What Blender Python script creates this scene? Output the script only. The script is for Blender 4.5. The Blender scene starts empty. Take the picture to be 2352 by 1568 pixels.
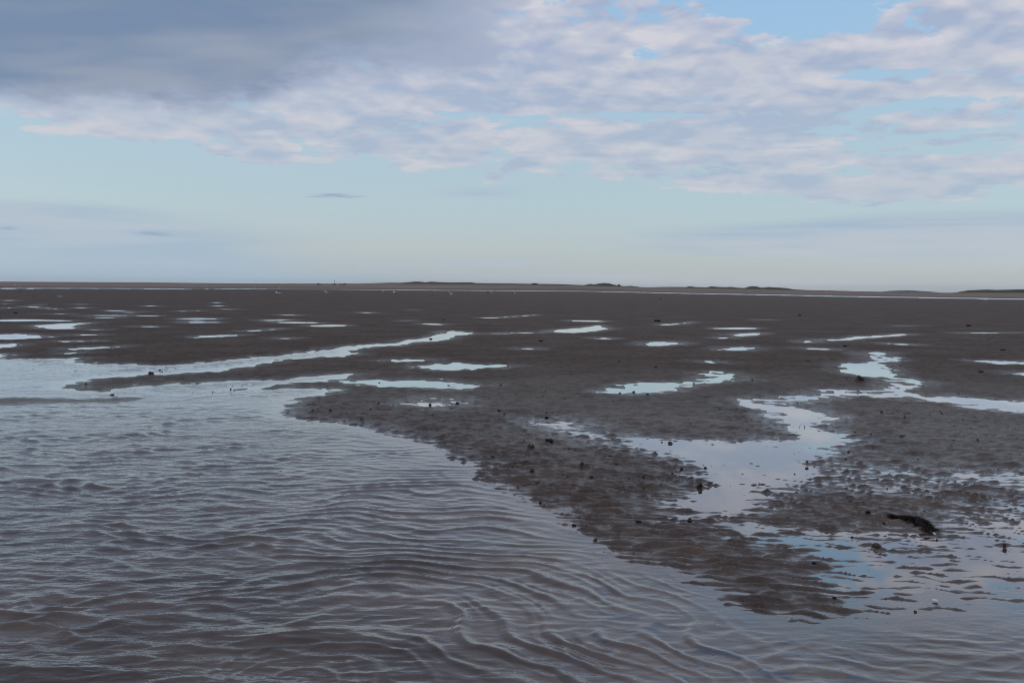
import bpy, bmesh, math, random
import numpy as np
from mathutils import Matrix, Vector

scene = bpy.context.scene
COL = scene.collection

# ------------------------------------------------------------------ camera
CAM_H = 1.65
F = 1898.5                      # focal length in pixels of a 2352 x 1568 picture
PITCH = math.atan((784 - 661.5) / F)
ROLL = math.radians(0.61)
cam_data = bpy.data.cameras.new('camera')
cam_data.sensor_width = 22.3
cam_data.lens = F / 2352 * 22.3
cam_data.clip_start = 0.1
cam_data.clip_end = 60000
cam = bpy.data.objects.new('camera', cam_data)
COL.objects.link(cam)
CAM_M = Matrix.Rotation(math.pi / 2 - PITCH, 3, 'X') @ Matrix.Rotation(ROLL, 3, 'Z')
cam.matrix_world = Matrix.Translation((0, 0, CAM_H)) @ CAM_M.to_4x4()
scene.camera = cam
RM = np.array(CAM_M)

# ------------------------------------------------------------------ view
scene.view_settings.view_transform = 'Standard'
scene.view_settings.look = 'None'
scene.view_settings.gamma = 1.0
scene.view_settings.use_curve_mapping = False
scene.view_settings.exposure = 0.35
scene.cycles.filter_width = 1.0
EXPO = 2 ** scene.view_settings.exposure

# ------------------------------------------------------------------ sun
SUN_EL, SUN_AZ = math.radians(22), math.radians(-95)      # azimuth from +Y towards +X
sun_data = bpy.data.lights.new('sun', 'SUN')
sun_data.energy = 0.5
sun_data.angle = math.radians(14)
sun_data.color = (1.0, 0.93, 0.86)
sun = bpy.data.objects.new('sun', sun_data)
COL.objects.link(sun)
sd_ = Vector((math.cos(SUN_EL) * math.sin(SUN_AZ), math.cos(SUN_EL) * math.cos(SUN_AZ), math.sin(SUN_EL)))
sun.rotation_euler = sd_.to_track_quat('Z', 'Y').to_euler()

# ------------------------------------------------------------------ world: sky with cloud layers
SKY_STRENGTH = 0.10
world = bpy.data.worlds.new('World')
scene.world = world
world.use_nodes = True
WT = world.node_tree
WT.nodes.clear()


class G:
    """tiny helper to write node maths"""
    def __init__(s, tree): s.t = tree
    def n(s, typ, **kw):
        nd = s.t.nodes.new(typ)
        for k, v in kw.items(): setattr(nd, k, v)
        return nd
    def put(s, sock, v):
        if isinstance(v, bpy.types.NodeSocket): s.t.links.new(v, sock)
        elif isinstance(v, (tuple, list)) and len(v) == 3 and sock.type == 'RGBA': sock.default_value = (*v, 1)
        else: sock.default_value = v
    def m(s, op, a, b=0.0, c=0.0, clamp=False):
        nd = s.n('ShaderNodeMath', operation=op, use_clamp=clamp)
        s.put(nd.inputs[0], a); s.put(nd.inputs[1], b); s.put(nd.inputs[2], c)
        return nd.outputs[0]
    def add(s, a, b): return s.m('ADD', a, b)
    def sub(s, a, b): return s.m('SUBTRACT', a, b)
    def mul(s, a, b): return s.m('MULTIPLY', a, b)
    def mad(s, a, b, c): return s.m('MULTIPLY_ADD', a, b, c)
    def ss(s, v, lo, hi, a=0.0, b=1.0):
        nd = s.n('ShaderNodeMapRange', interpolation_type='SMOOTHSTEP')
        for i, q in enumerate((v, lo, hi, a, b)): s.put(nd.inputs[i], q)
        return nd.outputs[0]
    def lin(s, v, lo, hi, a=0.0, b=1.0):
        nd = s.n('ShaderNodeMapRange')
        for i, q in enumerate((v, lo, hi, a, b)): s.put(nd.inputs[i], q)
        return nd.outputs[0]
    def vec(s, x, y, z=0.0):
        nd = s.n('ShaderNodeCombineXYZ')
        for i, q in enumerate((x, y, z)): s.put(nd.inputs[i], q)
        return nd.outputs[0]
    def noise(s, vec, scale, detail=4.0, rough=0.5, dist=0.0, lac=2.0):
        nd = s.n('ShaderNodeTexNoise')
        s.put(nd.inputs['Vector'], vec)
        nd.inputs['Scale'].default_value = scale; nd.inputs['Detail'].default_value = detail
        nd.inputs['Roughness'].default_value = rough; nd.inputs['Distortion'].default_value = dist
        nd.inputs['Lacunarity'].default_value = lac
        return nd.outputs['Fac']
    def mix(s, f, a, b):
        nd = s.n('ShaderNodeMix', data_type='RGBA')
        s.put(nd.inputs[0], f); s.put(nd.inputs[6], a); s.put(nd.inputs[7], b)
        return nd.outputs[2]
    def mapping(s, vec, loc=(0, 0, 0), scale=(1, 1, 1)):
        nd = s.n('ShaderNodeMapping', vector_type='POINT')
        s.put(nd.inputs[0], vec); nd.inputs[1].default_value = loc; nd.inputs[3].default_value = scale
        return nd.outputs[0]


def lin8(r, g, b):
    f = lambda c: ((c / 255 + 0.055) / 1.055) ** 2.4 if c > 10 else c / 255 / 12.92
    return (f(r), f(g), f(b))

def sk(r, g, b):               # radiance of a cloud seen as this picture colour
    return tuple(c / SKY_STRENGTH / EXPO for c in lin8(r, g, b))

g = G(WT)
tc = g.n('ShaderNodeTexCoord')
sep = g.n('ShaderNodeSeparateXYZ'); WT.links.new(tc.outputs['Generated'], sep.inputs[0])
X, Y, Z = sep.outputs
AZ = g.m('ARCTAN2', X, Y)
EL = g.m('ARCSINE', Z)
sky = g.n('ShaderNodeTexSky', sky_type='NISHITA', sun_disc=False)
sky.sun_elevation = SUN_EL
sky.sun_rotation = SUN_AZ
sky.altitude = 0; sky.air_density = 1.0; sky.dust_density = 1.2; sky.ozone_density = 2.0
Zc = g.m('MAXIMUM', Z, 0.0)
den = g.add(Zc, 0.10)
P = g.vec(g.m('DIVIDE', X, den), g.m('DIVIDE', Y, den), 0.0)
ANG = g.vec(AZ, EL, 0.0)

def ang(px, py):
    v = RM @ np.array([(px - 1176) / F, -(py - 784) / F, -1.0]); v /= np.linalg.norm(v)
    return math.atan2(v[0], v[1]), math.asin(v[2])

def blob(cx, cy, rx, ry, vec):
    a, e = ang(cx, cy)
    sx, sy = F / rx, F / ry
    mp = g.mapping(vec, (-a * sx, -e * sy, 0), (sx, sy, 0))
    gr = g.n('ShaderNodeTexGradient', gradient_type='QUADRATIC_SPHERE'); WT.links.new(mp, gr.inputs[0])
    return gr.outputs['Fac']

def blobs(lst, vec):
    acc = 0.0
    for cx, cy, rx, ry, amp in lst:
        acc = g.mad(blob(cx, cy, rx, ry, vec), amp, acc)
    return acc

# clear sky: the physical sky, a little desaturated toward the milky evening tint of the photograph
clear = g.mix(g.ss(EL, 0.0, 0.30, 0.72, 0.94), sky.outputs[0],
              g.mix(g.ss(EL, 0.09, 0.34), g.mix(g.ss(EL, 0.0, 0.12), sk(193, 201, 206), sk(184, 206, 215)), sk(156, 194, 228)))
# warp of the angular coordinates
wn = g.n('ShaderNodeTexNoise'); WT.links.new(P, wn.inputs['Vector'])
wn.inputs['Scale'].default_value = 1.6; wn.inputs['Detail'].default_value = 5; wn.inputs['Roughness'].default_value = 0.6
wsep = g.n('ShaderNodeSeparateColor'); WT.links.new(wn.outputs['Color'], wsep.inputs[0])
AZw = g.mad(g.sub(wsep.outputs[0], 0.5), 0.16, AZ)
ELw = g.mad(g.sub(wsep.outputs[1], 0.5), 0.075, EL)
ANGW = g.vec(AZw, ELw, 0.0)
# --- layer 1: high broken cumulus / stratocumulus sheet
PB = g.n('ShaderNodeVectorMath', operation='ADD'); WT.links.new(P, PB.inputs[0]); PB.inputs[1].default_value = (3.1, 7.7, 0.0)
PB = PB.outputs[0]
PL = g.n('ShaderNodeVectorMath', operation='MULTIPLY'); WT.links.new(PB, PL.inputs[0]); PL.inputs[1].default_value = (0.85, 1.05, 1.0)
PL = PL.outputs[0]
FA = g.vec(AZ, g.mul(EL, 2.3), 0.0)
fine = g.noise(FA, 23.0, 7, 0.62, 0.3)
FB = g.vec(AZ, g.mad(EL, 2.3, 0.022), 0.0)
fineS, fineU = g.noise(FA, 21.0, 2.5, 0.5, 0.35), g.noise(FB, 21.0, 2.5, 0.5, 0.35)
def big(vec): return g.mad(g.noise(vec, 4.2, 3, 0.5, 0.2), 0.50, g.mul(g.noise(vec, 1.7, 2, 0.5), 0.30))
nb = big(PL)
n0 = g.mad(fine, 0.64, g.sub(nb, 0.21))
sh = g.n('ShaderNodeVectorMath', operation='SCALE'); WT.links.new(PL, sh.inputs[0]); sh.inputs['Scale'].default_value = 0.955
n1 = g.add(g.mul(g.sub(big(sh.outputs[0]), nb), 1.0), g.mul(g.sub(fineU, fineS), 0.42))
edge = g.lin(AZw, ang(0, 0)[0], ang(2300, 0)[0], ang(0, 318)[1], ang(2300, 486)[1])     # lower limit of the sheet
cov = g.ss(g.sub(ELw, edge), -0.020, 0.026, -0.50, 0.045)
cov = g.add(cov, blobs([
    (1650, 190, 420, 110, 0.20), (2200, 150, 300, 90, 0.18), (1650, 330, 560, 110, 0.26), (2000, 415, 560, 70, 0.30), (1200, 330, 500, 70, 0.12),
    (1900, 235, 500, 60, 0.14), (1250, 160, 420, 200, 0.26), (900, 220, 560, 120, 0.30), (250, 262, 760, 62, 0.42), (950, 330, 420, 60, 0.20),
    (1400, 60, 300, 70, 0.10), (1860, 15, 300, 75, -0.34), (1480, 110, 130, 40, -0.06), (2160, 215, 300, 50, -0.20), (1130, 287, 330, 22, -0.20),
    (1420, 262, 300, 28, -0.14), (1960, 290, 240, 25, -0.16), (2280, 20, 200, 60, 0.25), (1280, 470, 500, 60, -0.2),
    (620, 358, 130, 14, 0.40), (340, 322, 100, 22, 0.25)], ANGW))
ANGH = g.vec(g.mad(g.sub(wsep.outputs[0], 0.5), 0.07, AZ), g.mad(g.sub(wsep.outputs[1], 0.5), 0.022, EL), 0.0)
cov = g.add(cov, blobs([
    (1960, 125, 210, 60, 0.24), (2270, 100, 170, 62, 0.26), (1640, 145, 220, 62, 0.20), (1700, 308, 210, 48, 0.24), (1330, 322, 190, 52, 0.20), (2110, 208, 150, 26, 0.26),
    (2250, 192, 130, 26, 0.24), (1880, 240, 240, 34, 0.22), (2190, 272, 190, 26, 0.24), (1760, 368, 260, 26, 0.22), (2010, 298, 140, 24, 0.2), (920, 326, 190, 26, 0.30),
    (1640, 60, 150, 40, 0.24), (1080, 20, 130, 50, 0.2), (1240, 120, 130, 40, 0.2), (1420, 100, 90, 30, 0.22), (1230, 190, 180, 50, 0.16), (1750, 430, 330, 40, 0.2), (2150, 440, 260, 30, 0.24),
    (880, 185, 90, 45, 0.3), (660, 180, 110, 45, 0.3), (1420, 240, 180, 30, 0.16), (1020, 372, 90, 14, 0.25), (740, 370, 90, 10, 0.25),
    (2050, 172, 260, 20, -0.28), (1660, 205, 60, 24, 0.15), (2000, 252, 120, 10, -0.2), (2160, 235, 240, 16, -0.26), (1550, 268, 320, 15, -0.24), (1820, 340, 380, 12, -0.22), (2150, 345, 260, 14, -0.2),
    (1830, 20, 220, 60, -0.28), (1470, 130, 170, 24, -0.12), (1400, 45, 150, 22, -0.16), (2150, 312, 260, 12, -0.22), (2200, 395, 260, 10, -0.2), (1950, 395, 260, 8, -0.18), (1150, 268, 260, 16, -0.24),
    (1180, 310, 140, 18, -0.2), (640, 150, 0.1, 0.1, 0)], ANGH))
cov = g.add(cov, g.ss(EL, 0.36, 0.60, 0.0, 0.10))      # unseen cloud cover added overhead to grey the reflections and skylight
dens = g.ss(g.add(n0, cov), 0.49, 0.61)
thick = g.ss(g.add(n0, cov), 0.58, 0.90)
lit = g.lin(g.mul(n1, -1.0), -0.10, 0.13)          # >0: top side of a clump
light_c = g.mix(g.ss(EL, 0.10, 0.30), sk(203, 205, 213), sk(212, 210, 217))
shade_c = g.mix(g.ss(EL, 0.10, 0.32), sk(172, 188, 208), sk(166, 178, 204))
cum_c = g.mix(g.m('MULTIPLY', lit, g.mad(thick, -0.35, 1.0), clamp=True), shade_c, light_c)
col = g.mix(g.mul(dens, 0.93), clear, cum_c)
# --- layer 2: the heavy grey-blue cloud at the upper left
wn2 = g.n('ShaderNodeTexNoise'); WT.links.new(P, wn2.inputs['Vector'])
wn2.inputs['Scale'].default_value = 1.6; wn2.inputs['Detail'].default_value = 4
ws2 = g.n('ShaderNodeSeparateColor'); WT.links.new(wn2.outputs['Color'], ws2.inputs[0])
ANGD = g.vec(g.mad(g.sub(ws2.outputs[0], 0.5), 0.16, AZ), g.mad(g.sub(ws2.outputs[1], 0.5), 0.05, g.mad(g.sub(n0, 0.40), 0.06, EL)), 0.0)
dse = g.n('ShaderNodeSeparateXYZ'); WT.links.new(ANGD, dse.inputs[0])
DAZ, DEL = dse.outputs[0], dse.outputs[1]
dedge = g.add(g.add(g.lin(DAZ, ang(0, 0)[0], ang(560, 0)[0], ang(0, 238)[1], ang(560, 236)[1]), g.ss(DAZ, -0.32, -0.24, 0.0, 0.040)), g.ss(DAZ, -0.08, 0.12, 0.0, 0.17))
dd_ = g.sub(DEL, dedge)
dk = g.m('MULTIPLY', g.ss(dd_, -0.006, 0.07, 0.1, 1.2), g.ss(DAZ, 0.02, -0.32, 0.12, 1.0))
dkq = g.m('MULTIPLY', g.ss(dd_, -0.008, 0.022), g.ss(DAZ, 0.10, -0.06))
dkf = dkq
dkc = g.mix(g.ss(dk, 0.05, 0.75), sk(164, 175, 199), g.mix(g.ss(g.noise(g.mapping(P, (0, 0, 0), (0.6, 1.3, 1)), 1.5, 3, 0.5), 0.38, 0.62), sk(116, 137, 167), sk(146, 158, 178)))
col = g.mix(g.mul(dkf, 0.94), col, dkc)
# --- layer 3: thin veils and low bands over the horizon
PV = g.vec(g.mul(AZ, 1.6), g.mul(EL, 26.0), 4.0)
vn = g.noise(PV, 1.5, 5, 0.55, 0.2)
vcov = blobs([(60, 570, 1000, 130, 1.3), (250, 640, 1100, 60, 0.5), (1150, 600, 600, 50, 0.35), (2200, 545, 850, 85, 1.6), (1700, 560, 520, 60, 0.5), (150, 480, 420, 30, 0.35),
              (2000, 450, 420, 40, 0.25), (1100, 442, 260, 32, 0.45), (1700, 650, 1500, 50, 0.6)], ANG)
vf = g.m('MULTIPLY', g.ss(g.add(vcov, g.mul(vn, 0.7)), 0.36, 0.9), g.ss(EL, 0.16, 0.12), clamp=True)
vc = g.mix(g.ss(EL, 0.0, 0.08), g.mix(g.ss(AZ, -0.2, 0.25), sk(172, 193, 210), sk(195, 201, 206)), g.mix(g.ss(vn, 0.4, 0.6), sk(160, 183, 205), sk(184, 195, 208)))
col = g.mix(g.mul(vf, 0.9), col, vc)
# small dark lens clouds
lens = blobs([(770, 449, 95, 11, 1.4), (720, 452, 60, 6, 0.6), (350, 537, 70, 9, 1.3), (20, 525, 60, 8, 0.9), (830, 452, 50, 5, 0.6)],
             g.vec(g.mad(g.sub(vn, 0.5), 0.03, AZ), g.mad(g.sub(g.noise(P, 9.0, 3), 0.5), 0.008, EL), 0.0))
col = g.mix(g.ss(lens, 0.1, 1.0, 0.0, 0.75), col, sk(150, 170, 196))
bg = g.n('ShaderNodeBackground'); bg.inputs['Strength'].default_value = SKY_STRENGTH
WT.links.new(col, bg.inputs['Color'])
wo = g.n('ShaderNodeOutputWorld'); WT.links.new(bg.outputs[0], wo.inputs['Surface'])
try:
    world.cycles.sampling_method = 'MANUAL'; world.cycles.sample_map_resolution = 512
except Exception: pass

# ------------------------------------------------------------------ helpers
def hash2(ix, iy, seed):
    h = (ix.astype(np.int64) * 374761393 + iy.astype(np.int64) * 668265263 + seed * 144665) & 0xFFFFFFFF
    h = ((h ^ (h >> 13)) * 1274126177) & 0xFFFFFFFF
    return ((h ^ (h >> 16)) & 0xFFFF) / 65536.0 * 2 * np.pi

def pn(x, y, seed=0):
    """2-D gradient noise, about -1..1"""
    x = np.asarray(x, float); y = np.asarray(y, float)
    ix, iy = np.floor(x), np.floor(y); fx, fy = x - ix, y - iy
    u = fx * fx * fx * (fx * (fx * 6 - 15) + 10); v = fy * fy * fy * (fy * (fy * 6 - 15) + 10)
    def gr(dx, dy):
        a = hash2(ix + dx, iy + dy, seed)
        return np.cos(a) * (fx - dx) + np.sin(a) * (fy - dy)
    n00, n10, n01, n11 = gr(0, 0), gr(1, 0), gr(0, 1), gr(1, 1)
    return 1.45 * ((n00 * (1 - u) + n10 * u) * (1 - v) + (n01 * (1 - u) + n11 * u) * v)

def fbm(x, y, seed, oct=3):
    a, s, t = 1.0, 0.0, 0.0
    for i in range(oct):
        s = s + a * pn(x * 2 ** i, y * 2 ** i, seed + i * 17); t += a; a *= 0.5
    return s / t

def sstep(v, a, b):
    t = np.clip((v - a) / (b - a), 0, 1); return t * t * (3 - 2 * t)

def unproj(px, py, z=0.0):
    """point of the plane z seen at this spot of the 2352 x 1568 picture"""
    d = RM @ np.array([(px - 1176) / F, -(py - 784) / F, -1.0])
    if d[2] > -1e-4: d[2] = -1e-4
    t = (z - CAM_H) / d[2]
    return d[0] * t, d[1] * t

def far_point(px, py, D):
    """point at forward distance D seen at this spot"""
    d = RM @ np.array([(px - 1176) / F, -(py - 784) / F, -1.0])
    t = D / d[1]
    return Vector((d[0] * t, D, CAM_H + d[2] * t))

# crops of the photograph the outlines were measured in -> 2352-wide coordinates
CR = {'p': (0, 0, 1), 'c1': (0, 620.1, .3418), 'c2': (746.5, 620.1, .3418), 'c3': (1493, 620.1, .3652),
      'c4': (1091, 947.4, .3418), 'c5': (1607.8, 803.9, .3164), 'c6': (1493, 1148.4, .3652)}
def tr(c, *pts):
    ox, oy, s = CR[c]
    return [(ox + x * s, oy + y * s) for x, y in pts]
def lens_poly(c, x0, y0, x1, y1, t):
    pts = []
    for k in range(7):
        f = k / 6; w = math.sin(math.pi * (0.12 + 0.76 * f)) * t / 2
        pts.append((x0 + (x1 - x0) * f, y0 + (y1 - y0) * f - w))
    for k in range(6, -1, -1):
        f = k / 6; w = math.sin(math.pi * (0.12 + 0.76 * f)) * t / 2
        pts.append((x0 + (x1 - x0) * f, y0 + (y1 - y0) * f + w))
    return tr(c, *pts)

river_px = (
    [(-500, 815)] + tr('c1', (0, 600), (150, 598), (330, 592), (520, 596), (550, 601), (520, 618), (640, 630), (800, 632), (900, 638), (1060, 640), (1230, 636), (1350, 622),
       (1480, 612), (1600, 600), (1760, 582), (1900, 575), (2050, 555), (2200, 537))
    + tr('c2', (0, 540), (60, 528), (150, 512), (250, 503), (330, 496), (480, 488), (560, 468), (640, 461), (700, 458), (760, 443), (815, 428), (830, 411), (870, 409),
         (885, 416), (930, 417), (990, 426), (940, 434), (880, 438), (835, 452), (820, 467), (760, 472), (700, 477), (640, 480), (570, 492), (500, 507), (380, 514), (300, 522), (200, 537),
         (160, 547), (230, 565), (150, 576), (60, 583), (0, 584))
    + tr('c1', (2200, 582), (2050, 592), (1870, 602), (1850, 615), (1750, 632), (1680, 647), (1560, 657), (1450, 682), (1300, 692), (1180, 702), (1060, 707), (1000, 700), (900, 700),
         (840, 712), (700, 722), (640, 737), (560, 747), (500, 762), (470, 780), (500, 795), (540, 802), (620, 815), (700, 824), (750, 811), (780, 802), (880, 795), (930, 785), (1010, 775),
         (1130, 767), (1250, 761), (1430, 754), (1550, 747), (1700, 743), (1850, 738), (1950, 732), (2050, 722), (2150, 712), (2250, 705))
    + tr('c2', (0, 712), (80, 703), (150, 697), (250, 694), (200, 706), (130, 724), (60, 737), (0, 747))
    + tr('c1', (2240, 742), (2100, 747), (1950, 756), (1880, 770), (1750, 792), (1620, 797), (1540, 803), (1600, 808), (1680, 800), (1850, 797), (2000, 797), (2150, 799), (2230, 805),
         (2250, 818), (2200, 830), (2100, 846), (2000, 857), (1950, 870), (1960, 890), (1930, 905), (1900, 925), (1880, 955))
    + [(650, 955), (690, 965), (760, 972), (820, 975), (870, 985), (910, 1000), (960, 1015), (1005, 1028), (1015, 1043), (1060, 1058), (1108, 1068), (1098, 1095), (1150, 1112),
       (1190, 1135), (1235, 1155), (1290, 1175), (1310, 1195), (1335, 1210), (1370, 1240), (1420, 1255), (1440, 1275), (1500, 1292), (1560, 1300), (1620, 1330), (1650, 1347),
       (1700, 1382), (1760, 1402), (1830, 1414), (1890, 1416), (1930, 1404), (2000, 1396), (2100, 1392), (2200, 1388), (2352, 1380), (3200, 1370), (9000, 4000), (-9000, 4000), (-3000, 1400)])

NEARFLAT = 0.036
pools = []       # (pixel polygon, depth, slope factor, is_river)
pools.append((river_px, 0.09, 1.0, True))
def pool(pts, depth=0.02, sl=1.0): pools.append((pts, depth, sl, False))
# the large forked pool right of the middle
pool(tr('c4', (950, 200), (1050, 240), (1180, 265), (1240, 290), (1330, 310), (1340, 340), (1440, 370), (1480, 400), (1450, 420), (1500, 445), (1560, 462), (1600, 480), (1500, 500), (1370, 540), (1290, 570),
        (1250, 600), (1300, 640), (1340, 680), (1250, 700), (1200, 750), (1500, 722), (1700, 727))
     + tr('c5', (180, 1225), (390, 1180), (560, 1150), (440, 1100), (560, 1085), (600, 1045), (480, 1010), (700, 1012), (790, 985), (860, 940), (900, 900), (960, 880), (900, 850),
          (800, 805), (880, 780), (960, 765), (1000, 740), (970, 720), (1050, 690), (1040, 670), (1100, 650), (1050, 630), (1000, 600), (900, 580), (840, 560), (870, 545), (900, 515), (970, 490),
          (900, 460), (830, 445), (750, 420), (720, 395), (600, 400), (520, 400), (360, 385), (300, 365), (270, 400), (360, 412), (470, 432), (530, 455), (480, 480), (560, 500), (590, 520), (620, 545), (590, 575), (690, 610),
          (720, 645), (520, 650), (300, 668), (0, 655))
     + [(1560, 1010), (1470, 1003), (1425, 1008)], 0.022)
pool(tr('c5', (270, 398), (330, 380), (300, 362), (400, 355), (520, 350), (550, 330), (680, 330), (800, 320), (850, 298), (980, 290), (1100, 298), (1200, 298), (1330, 292), (1370, 275), (1420, 260), (1430, 230),
        (1360, 205), (1390, 195), (1500, 205), (1560, 235), (1640, 236), (1580, 265), (1500, 285), (1480, 305), (1560, 320), (1620, 345), (1450, 345), (1350, 342), (1260, 337), (1100, 325), (980, 337), (870, 345), (800, 365),
        (720, 388), (740, 420), (600, 430), (480, 432), (360, 412)), 0.0015)
pool(tr('c5', (1000, 110), (1080, 98), (1180, 95), (1250, 90), (1320, 105), (1350, 125), (1400, 150), (1385, 165), (1400, 185), (1370, 196), (1300, 196), (1200, 190), (1100, 172), (1015, 152), (1080, 130)), 0.02)
pool(tr('c5', (1590, 342), (1750, 335), (1900, 340), (2050, 355), (2200, 365), (2352, 372), (2900, 385), (2900, 470), (2352, 448), (2250, 450), (2120, 430), (2000, 425), (1900, 390), (1750, 382), (1650, 368)), 0.02)
# flooded ripples above the forked pool and the fringe to its left
pool(tr('c4', (430, 60), (560, 55), (660, 75), (760, 120), (850, 150), (980, 185), (960, 215), (860, 185), (740, 160), (600, 110), (470, 85)), 0.002, 0.6)
# lower right pool with islands
pool([(1640, 1190), (1720, 1196), (1800, 1212), (1900, 1226), (2050, 1224), (2130, 1224), (2230, 1210), (2352, 1192), (3000, 1180), (3000, 1300), (2352, 1300), (2100, 1290), (1950, 1285), (1830, 1268), (1740, 1252), (1690, 1235)], 0.007, 0.6)
pool([(1850, 1262), (2100, 1255), (2352, 1240), (3000, 1230), (3000, 1420), (2000, 1420), (1925, 1402), (1912, 1372), (1880, 1350), (1868, 1322), (1900, 1300), (1870, 1280)], 0.0098, 0.7)
pool(tr('c6', (1900, 130), (2100, 60), (2352, 30), (2700, 20), (2700, 230), (2352, 240), (2100, 200), (1950, 170)), 0.002, 0.5)
pool(tr('c5', (1840, 925), (1920, 905), (2000, 885), (2150, 895), (2352, 900), (2900, 905), (2900, 1010), (2352, 1010), (2200, 978), (2050, 962), (1900, 945)), 0.007, 0.8)
pool(tr('c5', (1200, 915), (1280, 905), (1340, 935), (1290, 960), (1200, 945)), 0.007)
pool(tr('c5', (1000, 870), (1300, 880), (1500, 900), (1700, 940), (1500, 1000), (1200, 1000), (950, 960)), 0.0, 0.3)
pool(tr('c5', (2050, 1150), (2250, 1160), (2352, 1200), (2600, 1200), (2600, 1300), (2250, 1290)), 0.004, 0.6)
# mid-distance pools
pool(tr('c2', (600, 655), (680, 640), (780, 633), (860, 628), (1000, 633), (1080, 635), (1190, 639), (1240, 646), (1180, 655), (1100, 660), (1000, 665), (880, 672), (780, 670), (700, 662), (640, 659)))
pool(tr('c2', (385, 607), (480, 602), (560, 598), (640, 601), (710, 602), (640, 612), (560, 618), (440, 615)))
pool(tr('c2', (110, 755), (200, 742), (300, 740), (500, 737), (600, 740), (720, 745), (790, 757), (850, 770), (850, 800), (720, 795), (600, 788), (450, 785), (300, 775), (200, 765)))
pool(tr('c2', (760, 745), (950, 765), (1060, 775), (980, 790), (850, 800)), 0.005)
pool(tr('c2', (620, 885), (700, 872), (850, 880), (860, 905), (740, 915), (600, 905)), 0.001, 0.6)
pool(tr('c2', (1500, 412), (1560, 400), (1700, 392), (1780, 378), (1850, 370), (1870, 385), (1920, 395), (1850, 405), (1760, 418), (1650, 422), (1560, 420)))
pool(tr('c2', (2130, 500), (2180, 484), (2352, 482)) + tr('c3', (60, 455), (130, 455), (230, 462), (120, 473)) + tr('c2', (2352, 505), (2200, 510)))
pool(tr('c2', (1850, 820), (1900, 802), (2050, 772), (2150, 760), (2352, 757)) + tr('c3', (60, 709), (150, 708), (260, 705), (340, 710), (280, 718), (230, 730), (180, 745), (70, 765)) + tr('c2', (2352, 812), (2200, 822), (2080, 828), (1960, 830)))
pool(tr('c3', (300, 705), (340, 685), (400, 675), (330, 655), (450, 640), (520, 660), (510, 685), (600, 690), (440, 705), (370, 714)), 0.004)
pool(tr('c3', (435, 500), (500, 487), (620, 484), (645, 495), (560, 507), (450, 504)))
pool(tr('c3', (500, 408), (600, 397), (700, 396), (690, 405), (560, 418)), 0.012)
pool(tr('c3', (1040, 437), (1180, 437), (1300, 424), (1430, 416), (1600, 402), (1660, 404), (1450, 421), (1300, 433), (1180, 443), (1080, 442)), 0.012)
pool(tr('c3', (1335, 525), (1420, 517), (1500, 521), (1440, 531)), 0.012)
pool(tr('c3', (1380, 535), (1520, 548), (1520, 575), (1430, 580)), 0.002)
pool(tr('c3', (2040, 570), (2150, 571), (2352, 576), (2700, 580), (2700, 596), (2352, 592), (2200, 591), (2100, 579)))
pool(tr('c3', (2285, 654), (2352, 641), (2600, 640), (2600, 665), (2352, 662)))
pool(tr('c3', (60, 343), (190, 335), (270, 326), (200, 340), (110, 348)), 0.012)
pool([(-500, 762)] + tr('c1', (0, 433), (150, 430), (250, 440), (345, 450), (250, 459), (0, 467)) + [(-500, 782)])
pool([(-300, 788)] + tr('c1', (0, 497), (90, 497), (110, 505), (0, 523)) + [(-300, 802)])
pool([(-300, 812)] + tr('c1', (0, 565), (70, 575), (0, 585)) + [(-300, 822)])
pool(tr('c1', (470, 527), (600, 518), (810, 514), (700, 525), (560, 535), (490, 536)))
pool(tr('c1', (230, 372), (400, 360), (640, 351), (550, 368), (480, 380), (560, 390), (450, 397), (300, 396), (260, 385)))
pool(tr('c1', (1290, 448), (1400, 440), (1550, 436), (1635, 437), (1500, 447), (1320, 456)))
pool([(-200, 735)] + tr('c1', (0, 335), (200, 331), (540, 340), (400, 345), (250, 343)) + [(-200, 740)], 0.015)
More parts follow.
